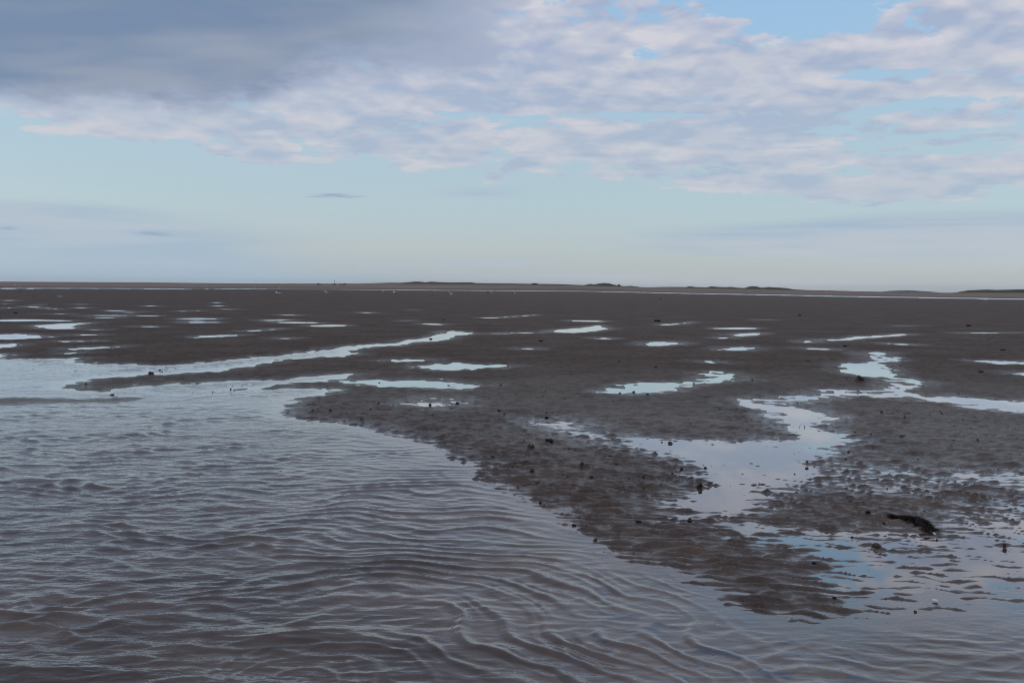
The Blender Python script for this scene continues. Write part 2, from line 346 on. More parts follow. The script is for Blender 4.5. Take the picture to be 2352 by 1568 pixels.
for c, x0, y0, x1, y1, t in [
    ('c2', 1040, 320, 1170, 322, 5), ('c2', 220, 286, 350, 289, 5), ('c2', 550, 268, 655, 270, 3), ('c2', 650, 362, 800, 366, 6), ('c2', 510, 341, 585, 341, 3),
    ('c2', 1325, 529, 1415, 532, 6), ('c2', 1640, 341, 1890, 345, 8), ('c2', 1825, 460, 1922, 460, 8), ('c2', 1170, 320, 1400, 303, 2), ('c2', 1050, 428, 1500, 420, 3),
    ('c3', 405, 368, 662, 367, 10), ('c3', 430, 428, 495, 427, 6), ('c3', 1490, 462, 1655, 472, 6), ('c3', 975, 494, 1150, 500, 7), ('c3', 330, 577, 432, 581, 7), ('c3', 1310, 420, 1500, 412, 3),
    ('c3', 2340, 395, 1920, 397, 3), ('c3', 960, 452, 1020, 450, 12),
    ('c1', 420, 560, 545, 554, 7), ('c1', 520, 437, 655, 436, 6), ('c1', 530, 307, 890, 304, 5), ('c1', 630, 321, 800, 320, 4), ('c1', 915, 307, 1080, 309, 4), ('c1', 700, 272, 860, 274, 6),
    ('c1', 780, 287, 970, 282, 3), ('c1', 1180, 327, 1465, 327, 8), ('c1', 1230, 341, 1400, 338, 4), ('c1', 1190, 352, 1475, 352, 7), ('c1', 145, 247, 275, 248, 5), ('c1', 20, 204, 105, 206, 5), ('c1', 450, 228, 625, 230, 4),
    ('c1', 500, 254, 595, 255, 4), ('c1', 0, 258, 75, 254, 3), ('c1', 10, 228, 65, 228, 4), ('c1', 215, 231, 300, 232, 4), ('c1', 1640, 411, 1775, 406, 6), ('c1', 1790, 402, 1880, 395, 4),
    ('c1', 1740, 339, 1955, 336, 6), ('c1', 1830, 352, 2150, 355, 7), ('c1', 2090, 376, 2330, 373, 11), ('c1', 1870, 302, 2030, 305, 4), ('c1', 1425, 240, 1512, 240, 4), ('c1', 1415, 220, 1485, 220, 3),
    ('c1', 920, 243, 1180, 240, 2), ('c1', 1170, 279, 1345, 273, 3), ('c1', 935, 380, 1075, 381, 5), ('c1', 1870, 459, 1975, 459, 4), ('c1', 240, 297, 500, 296, 2), ('c1', 360, 178, 440, 178, 3),
    ('c1', 400, 480, 630, 478, 5), ('c1', 600, 402, 690, 402, 4), ('c1', 500, 592, 560, 596, 3), ('c1', 640, 208, 760, 209, 2), ('c1', 1480, 264, 1600, 266, 2),
    ('c1', 160, 244, 420, 266, 2), ('c3', 660, 315, 780, 316, 2), ('c3', 1540, 352, 1660, 352, 2)]:
    pool(lens_poly(c, x0, y0, x1, y1, t * 1.15), 0.015)

def world_poly(px):
    return np.array([unproj(x, y) for x, y in px])

def poly_sd(P2, x, y):
    """signed distance (negative inside)"""
    n = len(P2); best = np.full(x.shape, 1e18); inside = np.zeros(x.shape, bool)
    for i in range(n):
        ax, ay = P2[i]; bx, by = P2[(i + 1) % n]
        ex, ey = bx - ax, by - ay
        L = ex * ex + ey * ey + 1e-12
        t = np.clip(((x - ax) * ex + (y - ay) * ey) / L, 0, 1)
        dx, dy = x - ax - t * ex, y - ay - t * ey
        best = np.minimum(best, dx * dx + dy * dy)
        cr = ((ay > y) != (by > y))
        with np.errstate(divide='ignore', invalid='ignore'):
            xi = ex * (y - ay) / (ey if abs(ey) > 1e-12 else 1e-12) + ax
        inside ^= cr & (x < xi)
    d = np.sqrt(best)
    return np.where(inside, -d, d)

WP = [(world_poly(p), d, s, r) for p, d, s, r in pools]
ISLE = world_poly([(-500, 912)] + tr('c1', (0, 852), (300, 850), (560, 858), (720, 858), (860, 850), (960, 848), (1050, 855), (1150, 850), (1100, 862), (1000, 877), (850, 891), (700, 905), (450, 905), (200, 907), (0, 915)) + [(-500, 938)])

# far shoreline: tide channel, beach rising behind it, skyline of the sand
def prof(pts, u): return np.interp(u, [p[0] for p in pts], [p[1] for p in pts])
def hz(px4):       # eye-level line in the 4096-wide picture
    return 1152 + (px4 - 2048) * math.tan(ROLL)
def px4_u(px4): return (px4 - 2048) / 3306.0
strip_mid = [(-3000, 1119), (0, 1153), (600, 1154), (1000, 1155), (1330, 1157.5), (1900, 1162), (2300, 1164.5), (2730, 1173), (3350, 1185), (4096, 1196.5), (7000, 1238)]
strip_u = [(px4_u(a), CAM_H * 3306 / (b - hz(a))) for a, b in strip_mid]
sky_sand = [(-3000, 1094), (0, 1126), (600, 1129), (1000, 1133.5), (1300, 1133.5), (1500, 1133), (1900, 1136), (2150, 1138), (2400, 1142.5), (2600, 1149), (3000, 1156), (3200, 1161), (3450, 1166.5), (3620, 1170.3), (3780, 1171), (3900, 1170), (4096, 1171), (7000, 1200)]
sky_u = [(px4_u(a), (hz(a) - b) / 3306.0) for a, b in sky_sand]
BEACH_D = 900.0

def beach(x, y):
    yy = np.maximum(y, 1.0); u = x / yy
    D0 = prof(strip_u, u) * 1.12
    top = CAM_H + prof(sky_u, u) * BEACH_D
    t = np.clip((yy - D0) / (BEACH_D - D0), 0, 1)
    return top * (0.35 * t + 0.65 * t ** 1.6) * (y > 100), D0

def height(x, y, full=False):
    D = np.maximum(np.abs(y), 1.5)
    dy = 0.8 * D * D / 1363.0                       # spacing of the mesh rows here
    rs = np.clip(22 / D, 0.22, 1)
    und = (fbm(x / 1.7, y / 1.1, 3, 3) * 0.014 + pn(x / 0.45, y / 0.28, 11) * 0.0035 * np.exp(-(dy / .28) ** 2)) * rs
    mud = NEARFLAT * rs + und
    s = np.clip(D / 8, 0.6, 6)
    wob = (pn(x / (0.5 * s), y / (0.26 * s), 21) * 0.055 + pn(x / (0.17 * s), y / (0.10 * s), 22) * 0.055 + pn(x / (0.07 * s), y / (0.06 * s), 23) * 0.035) * s
    river = np.full(x.shape, 1e6)
    mpool = np.full(x.shape, 1e6)
    near_pool = np.full(x.shape, 1e6)
    for P2, depth, sf, isr in WP:
        x0, y0 = P2.min(0); x1, y1 = P2.max(0)
        mg = 0.6 + 0.25 * y1
        if isr: mg = 1e4
        sel = (x > x0 - mg) & (x < x1 + mg) & (y > y0 - mg) & (y < y1 + mg)
        if not sel.any(): continue
        sd = poly_sd(P2, x[sel], y[sel])
        near_pool[sel] = np.minimum(near_pool[sel], sd / s[sel])
        size = min(x1 - x0, (y1 - y0) * 2.5)
        w = np.clip(size / (0.5 * s[sel]), 0.1, 1.0)
        sdw = sd + wob[sel] * w * (1.3 if depth < 0.01 else 1.0 if isr else 0.6)
        slope = np.minimum(0.07, 0.80 / D[sel]) * sf
        dd = depth * rs[sel]
        if isr:
            v = np.where(sdw < 0, np.maximum(sdw * slope * 1.6, -dd), sdw * slope)
            river[sel] = np.minimum(river[sel], v)
        else:
            v = np.where(sdw < 0, np.maximum(sdw * slope * 1.2, -dd), sdw * slope)
            mpool[sel] = np.minimum(mpool[sel], v)
    base = np.minimum(mud, np.minimum(river, mpool))
    sdi = poly_sd(ISLE, x, y) + wob * 0.8
    base = np.where(river < 0.05, np.maximum(base, np.clip(-sdi * 0.05, -0.09, 0.02)), base)
    # the far tide channel
    bz, D0 = beach(x, y)
    far = y > 100
    t = (y - D0 / 1.12) / (D0 / 1.12)
    patch = fbm(x / 90.0, y / 150.0, 61, 2)
    uu = x / D
    wid = (0.048 + 0.03 * pn(x / 160.0, y * 0, 66)) * np.clip(1 + 0.5 * (uu + 0.1), 0.4, 1.1)
    ch = np.where(far & (np.abs(t) < wid) & ((patch > -0.02) | (uu > 0.10)), -0.02, 1.0)
    ch2 = np.where((uu < 0.02) & far & (np.abs(t + 0.13) < 0.022) & (patch > 0.25), -0.02, 1.0)
    base = np.where(far, np.minimum(base, np.minimum(ch, ch2)), base) + bz
    # current ripples of the sand
    al = 0.16 + 0.10 * pn(x / 3.0, y / 3.0, 8)
    w1 = pn(x / 0.38, y / 0.34, 31); w2 = pn(x / 0.14, y / 0.12, 32)
    def ridge(ph):
        q = (ph / (2 * np.pi)) % 1.0
        t = np.clip((q - 0.18) / 0.54, 0, 1)
        return np.where(q < 0.72, 0.6 * t + 0.4 * sstep(t, 0, 1), 1 - sstep(q, 0.72, 1.0)) * 2 - 1
    lam = 0.135
    ph = 2 * np.pi / lam * (y + al * x) + w1 * 3.6 + w2 * 1.8
    r1 = ridge(ph)
    ph0 = 2 * np.pi / 0.092 * (y + (al + 0.05) * x) + pn(x / 0.24, y / 0.21, 45) * 3.4 + pn(x / 0.11, y / 0.09, 46) * 1.5
    r0 = ridge(ph0)
    am0 = np.clip(0.85 + 0.9 * pn(x / 0.20, y / 0.15, 47), 0.2, 1.5)
    ph2 = 2 * np.pi / 0.155 * (y + (al - 0.3) * x) + pn(x / 0.34, y / 0.25, 33) * 3.8
    r2 = ridge(ph2)
    ph3 = 2 * np.pi / 0.33 * (y + 0.1 * x) + pn(x / 0.9, y / 0.5, 34) * 5.0
    r3 = np.sin(ph3)
    net = 1 - 2 * np.abs(pn(x / 0.19, y / 0.115, 40))          # short linked crests
    am = np.clip(0.75 + 1.0 * pn(x / 0.30, y / 0.22, 35), 0.10, 1.5)
    am2 = np.clip(0.25 + 1.3 * pn(x / 0.45, y / 0.3, 36), 0, 1)
    dry = sstep(near_pool, 0.15, 0.9)               # mud far from any pool is smoother
    wet_zone = sstep(7.3 - D, -1.5, 2.0) * sstep(x, -0.5, 1.2)
    k = 1 - 0.28 * dry * (1 - 0.75 * wet_zone)
    rip = r0 * am0 * 0.0125 * np.exp(-(dy / (.092 * .65)) ** 2)
    rip = rip + r1 * am * 0.0175 * sstep(D, 3.5, 7.5) * (1 - 0.5 * am2) * np.exp(-(dy / (lam * .6)) ** 2)
    rip = rip + r2 * am2 * 0.0075 * np.exp(-(dy / (.155 * .6)) ** 2)
    rip = rip + net * 0.0082 * np.exp(-(dy / .10) ** 2) * (0.4 + am2)
    rip = rip + r3 * 0.0045 * np.exp(-(dy / (.33 * .6)) ** 2) * am
    rip = rip + pn(x / 0.06, y / 0.04, 37) * 0.0030 * np.exp(-(dy / .035) ** 2)
    rip = rip + pn(x / 0.22, y / 0.36, 44) * 0.013 * np.exp(-(dy / .45) ** 2) * np.clip((D - 8) / 5, 0, 1)
    rip = rip + (pn(x / 0.9, y / 0.5, 38) * 0.005 + pn(x / 0.33, y / 0.3, 39) * 0.011) * np.exp(-(dy / .35) ** 2) * np.clip((D - 7) / 5, 0, 1)
    rip = rip * k * np.where(y > 60, 0, 1)
    riverdeep = sstep(-river, 0.008, 0.03)
    z = base + rip * (1 - riverdeep)
    if full:
        wet = np.clip(1 - (z - bz) / 0.030, 0, 1)
        return z, river, near_pool, dry, D0, base - bz
    return z

# ------------------------------------------------------------------ the mesh grid shared by sand and water
def grid():
    ss = [1363 / 1.35]
    rows = [-9000, -2500, -700, -200, -60, -20, -7, -3, -1, 0, 0.6]
    s = 1363 / 1.35
    while s > 500: rows.append(1363 / s); s -= 14
    while s > 1.2:
        rows.append(1363 / s)
        s -= max(0.12, min(0.82, 0.05 * s))
    for D in (1300, 1700, 2300, 3200, 4500, 7000, 12000): rows.append(D)
    rows = np.array(rows, float)
    core = np.linspace(-0.70, 0.70, 1180)
    side = 0.70 + 0.004 * np.cumsum(1.25 ** np.arange(24)); side = side[side < 3.4]
    u = np.concatenate([-side[::-1], core, side])
    W = np.maximum(np.abs(rows), 1.3)
    xx = u[None, :] * W[:, None]; yy = np.repeat(rows[:, None], len(u), 1)
    return xx, yy
GX, GY = grid()
gz, griver, gnp, gdry, gD0, gbase = height(GX.ravel(), GY.ravel(), True)
GZ = gz.reshape(GX.shape)

def mesh_from(name, verts, faces, smooth=True):
    me = bpy.data.meshes.new(name)
    verts = np.asarray(verts, np.float32); faces = np.asarray(faces, np.int32)
    me.vertices.add(len(verts)); me.vertices.foreach_set('co', verts.ravel())
    me.loops.add(faces.size); me.loops.foreach_set('vertex_index', faces.ravel())
    me.polygons.add(len(faces))
    me.polygons.foreach_set('loop_start', np.arange(len(faces), dtype=np.int32) * 4)
    me.polygons.foreach_set('loop_total', np.full(len(faces), 4, np.int32))
    me.update(); me.validate()
    me.polygons.foreach_set('use_smooth', np.full(len(me.polygons), smooth))
    return me

def quads(nr, nc):
    i = np.arange(nr * nc).reshape(nr, nc)
    return np.stack([i[:-1, :-1], i[:-1, 1:], i[1:, 1:], i[1:, :-1]], -1).reshape(-1, 4)
Q = quads(*GX.shape)

# ------------------------------------------------------------------ materials
def new_mat(name):
    m = bpy.data.materials.new(name); m.use_nodes = True
    t = m.node_tree; t.nodes.clear()
    gg = G(t)
    b = gg.n('ShaderNodeBsdfPrincipled'); o = gg.n('ShaderNodeOutputMaterial')
    t.links.new(b.outputs[0], o.inputs[0])
    return m, gg, b
def attr(gg, name):
    a = gg.n('ShaderNodeAttribute', attribute_name=name); return a.outputs['Fac']
def posn(gg):
    return gg.n('ShaderNodeNewGeometry').outputs['Position']
def bump(gg, h, strength, dist):
    nd = gg.n('ShaderNodeBump'); nd.inputs['Strength'].default_value = strength; nd.inputs['Distance'].default_value = dist
    gg.put(nd.inputs['Height'], h); return nd.outputs[0]

def mud_material():
    m, q, b = new_mat('wet_sand')
    p = posn(q)
    wet = attr(q, 'wet'); dry = attr(q, 'beach')
    n1 = q.noise(q.mapping(p, (0, 0, 0), (0.8, 1.0, 1)), 0.55, 5, 0.6)
    n2 = q.noise(q.mapping(p, (5, 0, 0), (1.0, 1.0, 1)), 6.0, 5, 0.65)
    n3 = q.noise(q.mapping(p, (5, 3, 0), (0.5, 1.0, 1)), 55.0, 3, 0.6)
    nf = q.noise(q.mapping(p, (1, 0, 0), (0.010, 0.045, 1)), 1.0, 5, 0.6)
    c = q.mix(q.ss(n1, 0.36, 0.66), (0.060, 0.034, 0.023), (0.112, 0.074, 0.055))
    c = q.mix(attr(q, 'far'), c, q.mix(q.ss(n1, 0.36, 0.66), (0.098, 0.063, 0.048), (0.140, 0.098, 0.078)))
    c = q.mix(q.ss(n2, 0.42, 0.70, 0, 0.62), c, (0.050, 0.030, 0.022))
    c = q.mix(q.ss(n3, 0.5, 0.74, 0, 0.5), c, (0.150, 0.122, 0.107))
    c = q.mix(q.ss(q.noise(q.mapping(p, (8, 3, 0), (0.45, 1.0, 1)), 13.0, 4, 0.7), 0.56, 0.72, 0, 0.5), c, (0.048, 0.032, 0.027))
    c = q.mix(q.mul(wet, 0.55), c, (0.046, 0.028, 0.021))
    cb = q.mix(q.ss(nf, 0.35, 0.65), (0.23, 0.175, 0.145), (0.31, 0.245, 0.205))
    c = q.mix(dry, c, cb)
    q.put(b.inputs['Base Color'], c)
    r = q.mad(n2, 0.25, q.lin(wet, 0, 1, 0.36, 0.10))
    r = q.mad(dry, 0.4, r)
    q.put(b.inputs['Roughness'], r)
    q.put(b.inputs['IOR'], 1.33)
    sp = q.lin(wet, 0, 1, 0.10, 0.4)
    sp = q.mul(sp, q.lin(attr(q, 'far'), 0, 1, 1.0, 0.22))
    q.put(b.inputs['Specular IOR Level'], q.mul(sp, q.mad(dry, -0.8, 1.0)))
    q.put(b.inputs['Coat Weight'], q.mul(q.lin(wet, 0, 1, 0.42, 1.0), q.mul(q.lin(attr(q, 'far'), 0, 1, 1.0, 0.0), q.mad(dry, -1.0, 1.0))))
    q.put(b.inputs['Coat Roughness'], q.mad(n2, 0.12, q.lin(wet, 0, 1, 0.07, 0.0)))
    b.inputs['Coat IOR'].default_value = 1.38
    hgt = q.add(q.mul(n3, 0.25), q.mul(n2, 1.0))
    hgt = q.mad(q.noise(q.mapping(p, (5, 3, 0), (0.45, 1.0, 1)), 18.0, 4, 0.6), 0.6, hgt)
    bn = q.n('ShaderNodeBump'); q.put(bn.inputs['Height'], hgt); bn.inputs['Strength'].default_value = 0.9; q.put(bn.inputs['Distance'], q.lin(attr(q, 'far'), 0, 0.5, 0.010, 0.09))
    q.put(b.inputs['Normal'], bn.outputs[0]); q.put(b.inputs['Coat Normal'], bn.outputs[0])
    return m

def water_material(kind):
    m, q, b = new_mat(kind)
    p = posn(q)
    ca = (0.075, 0.062, 0.060)
    n1 = q.noise(q.mapping(p, (0, 0, 0), (0.6, 1.0, 1)), 1.6, 4, 0.6)
    if kind == 'river_water':
        c = q.mix(q.ss(n1, 0.35, 0.65), (0.070, 0.045, 0.033), (0.128, 0.088, 0.067))
        # thin scum film with clear holes near the quiet bank
        film = attr(q, 'film')
        fn = q.noise(q.mapping(p, (2, 0, 0), (0.7, 1.0, 1)), 7.0, 4, 0.55, 0.6)
        hole = q.m('MULTIPLY', q.ss(fn, 0.56, 0.60), film, clamp=True)
        c = q.mix(q.mul(film, 0.55), c, (0.16, 0.13, 0.118))
        c = q.mix(hole, c, (0.070, 0.068, 0.090))  # clear water in the holes: blue of the reflected sky put into the colour
        q.put(b.inputs['Base Color'], c)
        q.put(b.inputs['Roughness'], q.mad(film, 0.04, 0.015))
        h = q.noise(q.mapping(p, (0, 0, 0), (0.42, 1.0, 1)), 34.0, 3, 0.6)
        h2 = q.noise(q.mapping(p, (3, 0, 0), (0.30, 1.0, 1)), 11.0, 3, 0.55)
        h = q.add(q.mul(h, 0.40), h2)
        rp = attr(q, 'rough')
        nd = q.n('ShaderNodeBump'); q.put(nd.inputs['Height'], h); q.put(nd.inputs['Strength'], q.mad(rp, 0.75, 0.06)); nd.inputs['Distance'].default_value = 0.015
        q.put(b.inputs['Normal'], nd.outputs[0])
    else:
        q.put(b.inputs['Base Color'], (0.085, 0.064, 0.055))
        q.put(b.inputs['Roughness'], q.lin(attr(q, 'wind'), 0, 1, 0.02, 0.22))
        h = q.noise(q.mapping(p, (0, 0, 0), (0.35, 1.0, 1)), 14.0, 2, 0.5)
        q.put(b.inputs['Normal'], bump(q, h, 0.06, 0.006))
    b.inputs['IOR'].default_value = 1.40 if kind == 'river_water' else 1.6
    b.inputs['Specular IOR Level'].default_value = 0.5
    b.inputs['Coat Weight'].default_value = 0.30 if kind == 'river_water' else 1.0
    b.inputs['Coat Roughness'].default_value = 0.02
    b.inputs['Coat IOR'].default_value = 1.4
    if kind != 'river_water': q.put(b.inputs['Coat Roughness'], q.lin(attr(q, 'wind'), 0, 1, 0.02, 0.22))
    if kind == 'river_water':
        q.put(b.inputs['Coat Normal'], nd.outputs[0]); q.put(b.inputs['Coat Weight'], q.lin(attr(q, 'still'), 0, 1, 0.50, 1.0))
    return m

MUD = mud_material()
RIVER = water_material('river_water')
POOL = water_material('pool_water')

def simple(name, c1, c2, scale=20, rough=0.6, bumpd=0.0, spec=0.4, metal=0.0):
    m, q, b = new_mat(name)
    tcn = q.n('ShaderNodeTexCoord').outputs['Object']
    n = q.noise(tcn, scale, 5, 0.65)
    q.put(b.inputs['Base Color'], q.mix(q.ss(n, 0.32, 0.68), c1, c2))
    b.inputs['Roughness'].default_value = rough; b.inputs['Specular IOR Level'].default_value = spec
    if bumpd: q.put(b.inputs['Normal'], bump(q, n, 0.8, bumpd))
    return m

def tag(o, label=None, cat=None, group=None, kind=None):
    if label: o['label'] = label
    if cat: o['category'] = cat
    if group: o['group'] = group
    if kind: o['kind'] = kind
    return o

def link(name, me, mat, parent=None):
    o = bpy.data.objects.new(name, me); COL.objects.link(o)
    if mat and not me.materials: me.materials.append(mat)
    if parent: o.parent = parent
    return o

# ------------------------------------------------------------------ sand flat
verts = np.stack([GX.ravel(), GY.ravel(), gz], -1)
me = mesh_from('sand_flat', verts, Q)
def setattr_f(me, name, arr):
    a = me.attributes.new(name, 'FLOAT', 'POINT'); a.data.foreach_set('value', np.asarray(arr, np.float32))
gx, gy = GX.ravel(), GY.ravel()
bz_, _ = beach(gx, gy)
rs_ = np.clip(22 / np.maximum(np.abs(gy), 1.5), 0.22, 1)
wet = np.clip(1 - (gz - bz_) / (0.026 * rs_), 0, 1)
wet = np.maximum(wet * np.clip(1.25 - gnp / 0.7, 0.15, 1), 0.15 * np.clip(1 - gnp / 0.25, 0, 1))
wet = np.where(gy > 100, np.clip(1 - np.abs(gy / (gD0 / 1.12) - 1.03) / 0.22, 0, 1) * 0.9, wet)
setattr_f(me, 'wet', wet)
setattr_f(me, 'beach', sstep(gy / (gD0 / 1.12), 1.12, 1.42))
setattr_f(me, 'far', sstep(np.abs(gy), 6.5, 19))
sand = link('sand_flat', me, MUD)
tag(sand, 'dark brown wet rippled sand and mud flat reaching to the horizon', kind='structure')

# ------------------------------------------------------------------ water
def water_waves(x, y, river):
    D = np.maximum(np.abs(y), 1.5); dy = 0.8 * D * D / 1363.0
    dep = sstep(-river, 0.002, 0.05)
    def flt(l): return np.exp(-(dy / (l * .55)) ** 2)
    wx = x + 0.34 * pn(x / 1.1, y / 0.8, 71) + 0.08 * pn(x / .3, y / .3, 93); wy = y + 0.24 * pn(x / 0.9, y / 0.7, 72) + 0.05 * pn(x / .35, y / .35, 92)
    cx, cy = -0.75, 3.25
    r = np.hypot((wx - cx) * 0.95, (wy - cy) * 1.0)
    def crest(ph, p): return ((np.sin(ph) + 1) / 2) ** p
    env = np.clip(0.60 + 1.1 * pn(x / 0.8 + 9, y / 0.5, 73), 0.0, 1.3)
    env2 = np.clip(0.45 + 1.3 * pn(x / 0.6, y / 0.45 + 5, 74), 0.0, 1.2)
    right = sstep(x + 0.20 * (y - 4), -1.9, -0.2)
    fade = sstep(1.45 - x, 0, 0.9) * 0.9 + 0.1
    h = fade * right * (0.25 + env) * 0.0100 * crest(2 * np.pi * r / 0.170 + 1.8 * pn(x / .5, y / .5, 75), 4.4) * flt(.2)
    h += fade * right * env2 * 0.0040 * crest(2 * np.pi * (r + 0.12 * x) / 0.105 + 1.2 * pn(x / .3, y / .3, 69), 2.2) * flt(.115)
    # crests coming from the left / behind
    left = 1 - 0.85 * right
    envl = np.clip(0.5 + 1.2 * pn(x / 0.9, y / 0.7 + 3, 76), 0, 1.4)
    h += left * envl * 0.0115 * crest(2 * np.pi * (wy + 0.16 * x) / 0.19 + 2.4 * pn(x / .45, y / .40, 77), 2.6) * flt(.24)
    h += left * 0.0062 * env2 * crest(2 * np.pi * (wy - 0.22 * x + 0.05 * pn(x / .3, y / .3, 70)) / 0.13, 2.4) * flt(.13)
    h += left * envl * 0.0085 * crest(2 * np.pi * (0.75 * wy - 0.65 * wx) / 0.33 + 2 * pn(x / .6, y / .5, 78), 3.0) * flt(.33)
    near = sstep(-y, -4.6, -3.4)
    h += near * sstep(-x, -0.6, 0.6) * 0.022 * crest(2 * np.pi * (y + 0.14 * x - 3.52 + 0.05 * pn(x / 0.5, y * 0, 79)) / 0.52 + 0.6 * pn(x / .35, y / .35, 80), 4.0) * np.clip(0.7 + 1.0 * pn(x / 0.8, y / 0.5, 81), 0.1, 1.4)
    # low swell from the bottom right
    h += sstep(x, 0.6, 1.6) * sstep(-y, -4.1, -3.5) * 0.007 * crest(2 * np.pi * (wy + 0.05 * x) / 0.16, 2.2) * env
    h += (1 - 2 * np.abs(pn(x / 0.42, y / 0.20, 90))) * 0.0062 * flt(.2) * (0.12 + 0.88 * left) + (1 - 2 * np.abs(pn(x / 0.21 + 4, y / 0.09, 91))) * 0.0032 * flt(.09)
    # short irregular chop and distant riffles
    h += (pn(x / 0.16, y / 0.055, 82) * 0.0024 * flt(.055) + pn(x / 0.40, y / 0.13, 83) * 0.0030 * flt(.13)) * (0.30 + 0.9 * left)
    h += pn(x / 0.07, y / 0.028, 84) * 0.0015 * flt(.028) * (0.25 + left)
    h += (pn(x / 1.2, y / 0.35, 85) * 0.008 * flt(.35) + pn(x / 2.5, y / 0.8, 87) * 0.008 * flt(.8)) * np.clip((D - 6) / 6, 0, 1) * sstep(-x, -0.5, 3)
    h = h * (1 - 0.85 * sstep(x, 0.8, 1.5) * sstep(y, 3.75, 4.3))
    quiet = 0.18 + 0.82 * dep
    return h * quiet, right, left, dep

face_low = gbase[Q].min(1)
iswater = face_low < 0.010
ysel = GY.ravel()[Q].min(1) > -8
bzq = np.where(GY.ravel()[Q].min(1) > 100, bz_[Q].max(1), 0)
iswater &= ysel & (bzq < 0.5)
isriver = griver[Q].min(1) < 0.012
def sub_mesh(name, fsel, zfun):
    f = Q[fsel]; used, inv = np.unique(f, return_inverse=True); f2 = inv.reshape(f.shape)
    x, y = gx[used], gy[used]
    z, at = zfun(x, y, used)
    me = mesh_from(name, np.stack([x, y, z], -1), f2)
    for k, v in at.items(): setattr_f(me, k, v)
    return me
def river_z(x, y, idx):
    h, right, left, dep = water_waves(x, y, griver[idx])
    film = sstep(x, -0.2, 0.7) * sstep(-y, -4.9, -4.2) * sstep(1.9 - x, 0, 0.6) * (1 - sstep(x, 0.8, 1.5) * sstep(y, 3.75, 4.3))
    D = np.abs(y)
    rough = np.clip(0.20 + 0.8 * left, 0, 1) * (0.25 + 0.75 * dep)
    return h, {'film': film, 'rough': rough, 'still': np.maximum(sstep(D, 8.5, 13), sstep(x, 0.8, 1.5) * sstep(y, 3.75, 4.3))}
tag(link('river', sub_mesh('river', iswater & isriver, river_z), RIVER), 'shallow murky rippled tidal stream in the foreground', kind='structure')
tag(link('pool_water', sub_mesh('pool_water', iswater & ~isriver, lambda x, y, i: (np.zeros_like(x) + np.where(y > 100, bz_[i], 0), {'wind': sstep(y, 60, 200)})), POOL), 'calm tide pools mirroring the sky on the sand flat', kind='structure')

def ground_z(x, y):
    return float(height(np.array([float(x)]), np.array([float(y)]))[0])

# ------------------------------------------------------------------ placing things where the picture shows them
_ds = np.concatenate([np.linspace(3.0, 12, 260), 12 * (1100 / 12) ** np.linspace(0, 1, 330)[1:]])
def hits(pts):
    """for picture points (4096-wide coordinates): where the line of sight meets the ground or water"""
    out = []
    dirs = np.array([RM @ np.array([(px * 0.57422 - 1176) / F, -(py * 0.57422 - 784) / F, -1.0]) for px, py in pts])
    dirs = dirs / dirs[:, 1:2]
    for k in range(0, len(dirs), 40):
        d = dirs[k:k + 40]
        X_ = d[:, 0:1] * _ds; Y_ = np.repeat(_ds[None], len(d), 0); Z_ = CAM_H + d[:, 2:3] * _ds
        H = np.maximum(height(X_.ravel(), Y_.ravel()).reshape(X_.shape), 0.0)
        below = Z_ <= H
        for i in range(len(d)):
            j = int(np.argmax(below[i])) if below[i].any() else len(_ds) - 1
            out.append(Vector((X_[i, j], Y_[i, j], float(max(H[i, j], 0)))))
    return out

# ------------------------------------------------------------------ dunes and far land
DUNE = simple('dune_grass', (0.050, 0.052, 0.032), (0.115, 0.100, 0.068), 0.35, 0.9, 0.0, 0.1)
_t = DUNE.node_tree
def ridge_land(name, pts, D, depth, drop, mat, label, rough=0.4, base=None, step=1.6):
    xs = np.arange(pts[0][0], pts[-1][0] + step, step)
    ys = np.interp(xs, [p[0] for p in pts], [p[1] for p in pts])
    u = px4_u(xs); top = CAM_H + (hz(xs) - ys) / 3306 * D
    low = CAM_H + prof(sky_u, u) * D * 0 + 0
    sandz = (CAM_H + prof(sky_u, u) * BEACH_D) if base is None else np.full(xs.shape, base)
    rows = []
    fr = [(-1.0, -0.15), (-0.7, 0.10), (-0.45, 0.42), (-0.22, 0.80), (0.0, 1.0), (0.35, 0.75), (1.0, -0.4)]
    for fy, fz in fr:
        yy = D + fy * depth + 0 * xs
        nz = fbm(u * D / 9.0, np.full(xs.shape, fy * depth / 6.0 + D), 301, 3) * rough * (1 if abs(fz - 1) > .01 else 0.25)
        wob = pn(u * D / 22.0, np.full(xs.shape, fy * 1.7), 302) * depth * 0.22 * (abs(fy) > 0)
        zz = sandz + (top - sandz) * fz + nz * np.clip((top - sandz) / 2.0, 0, 1) - (drop if fz < 0 else 0)
        rows.append(np.stack([u * (yy + wob) , yy + wob, zz], -1))
    V = np.concatenate(rows)
    me = mesh_from(name, V, quads(len(fr), len(xs)))
    o = link(name, me, mat); tag(o, label, kind='structure'); return o

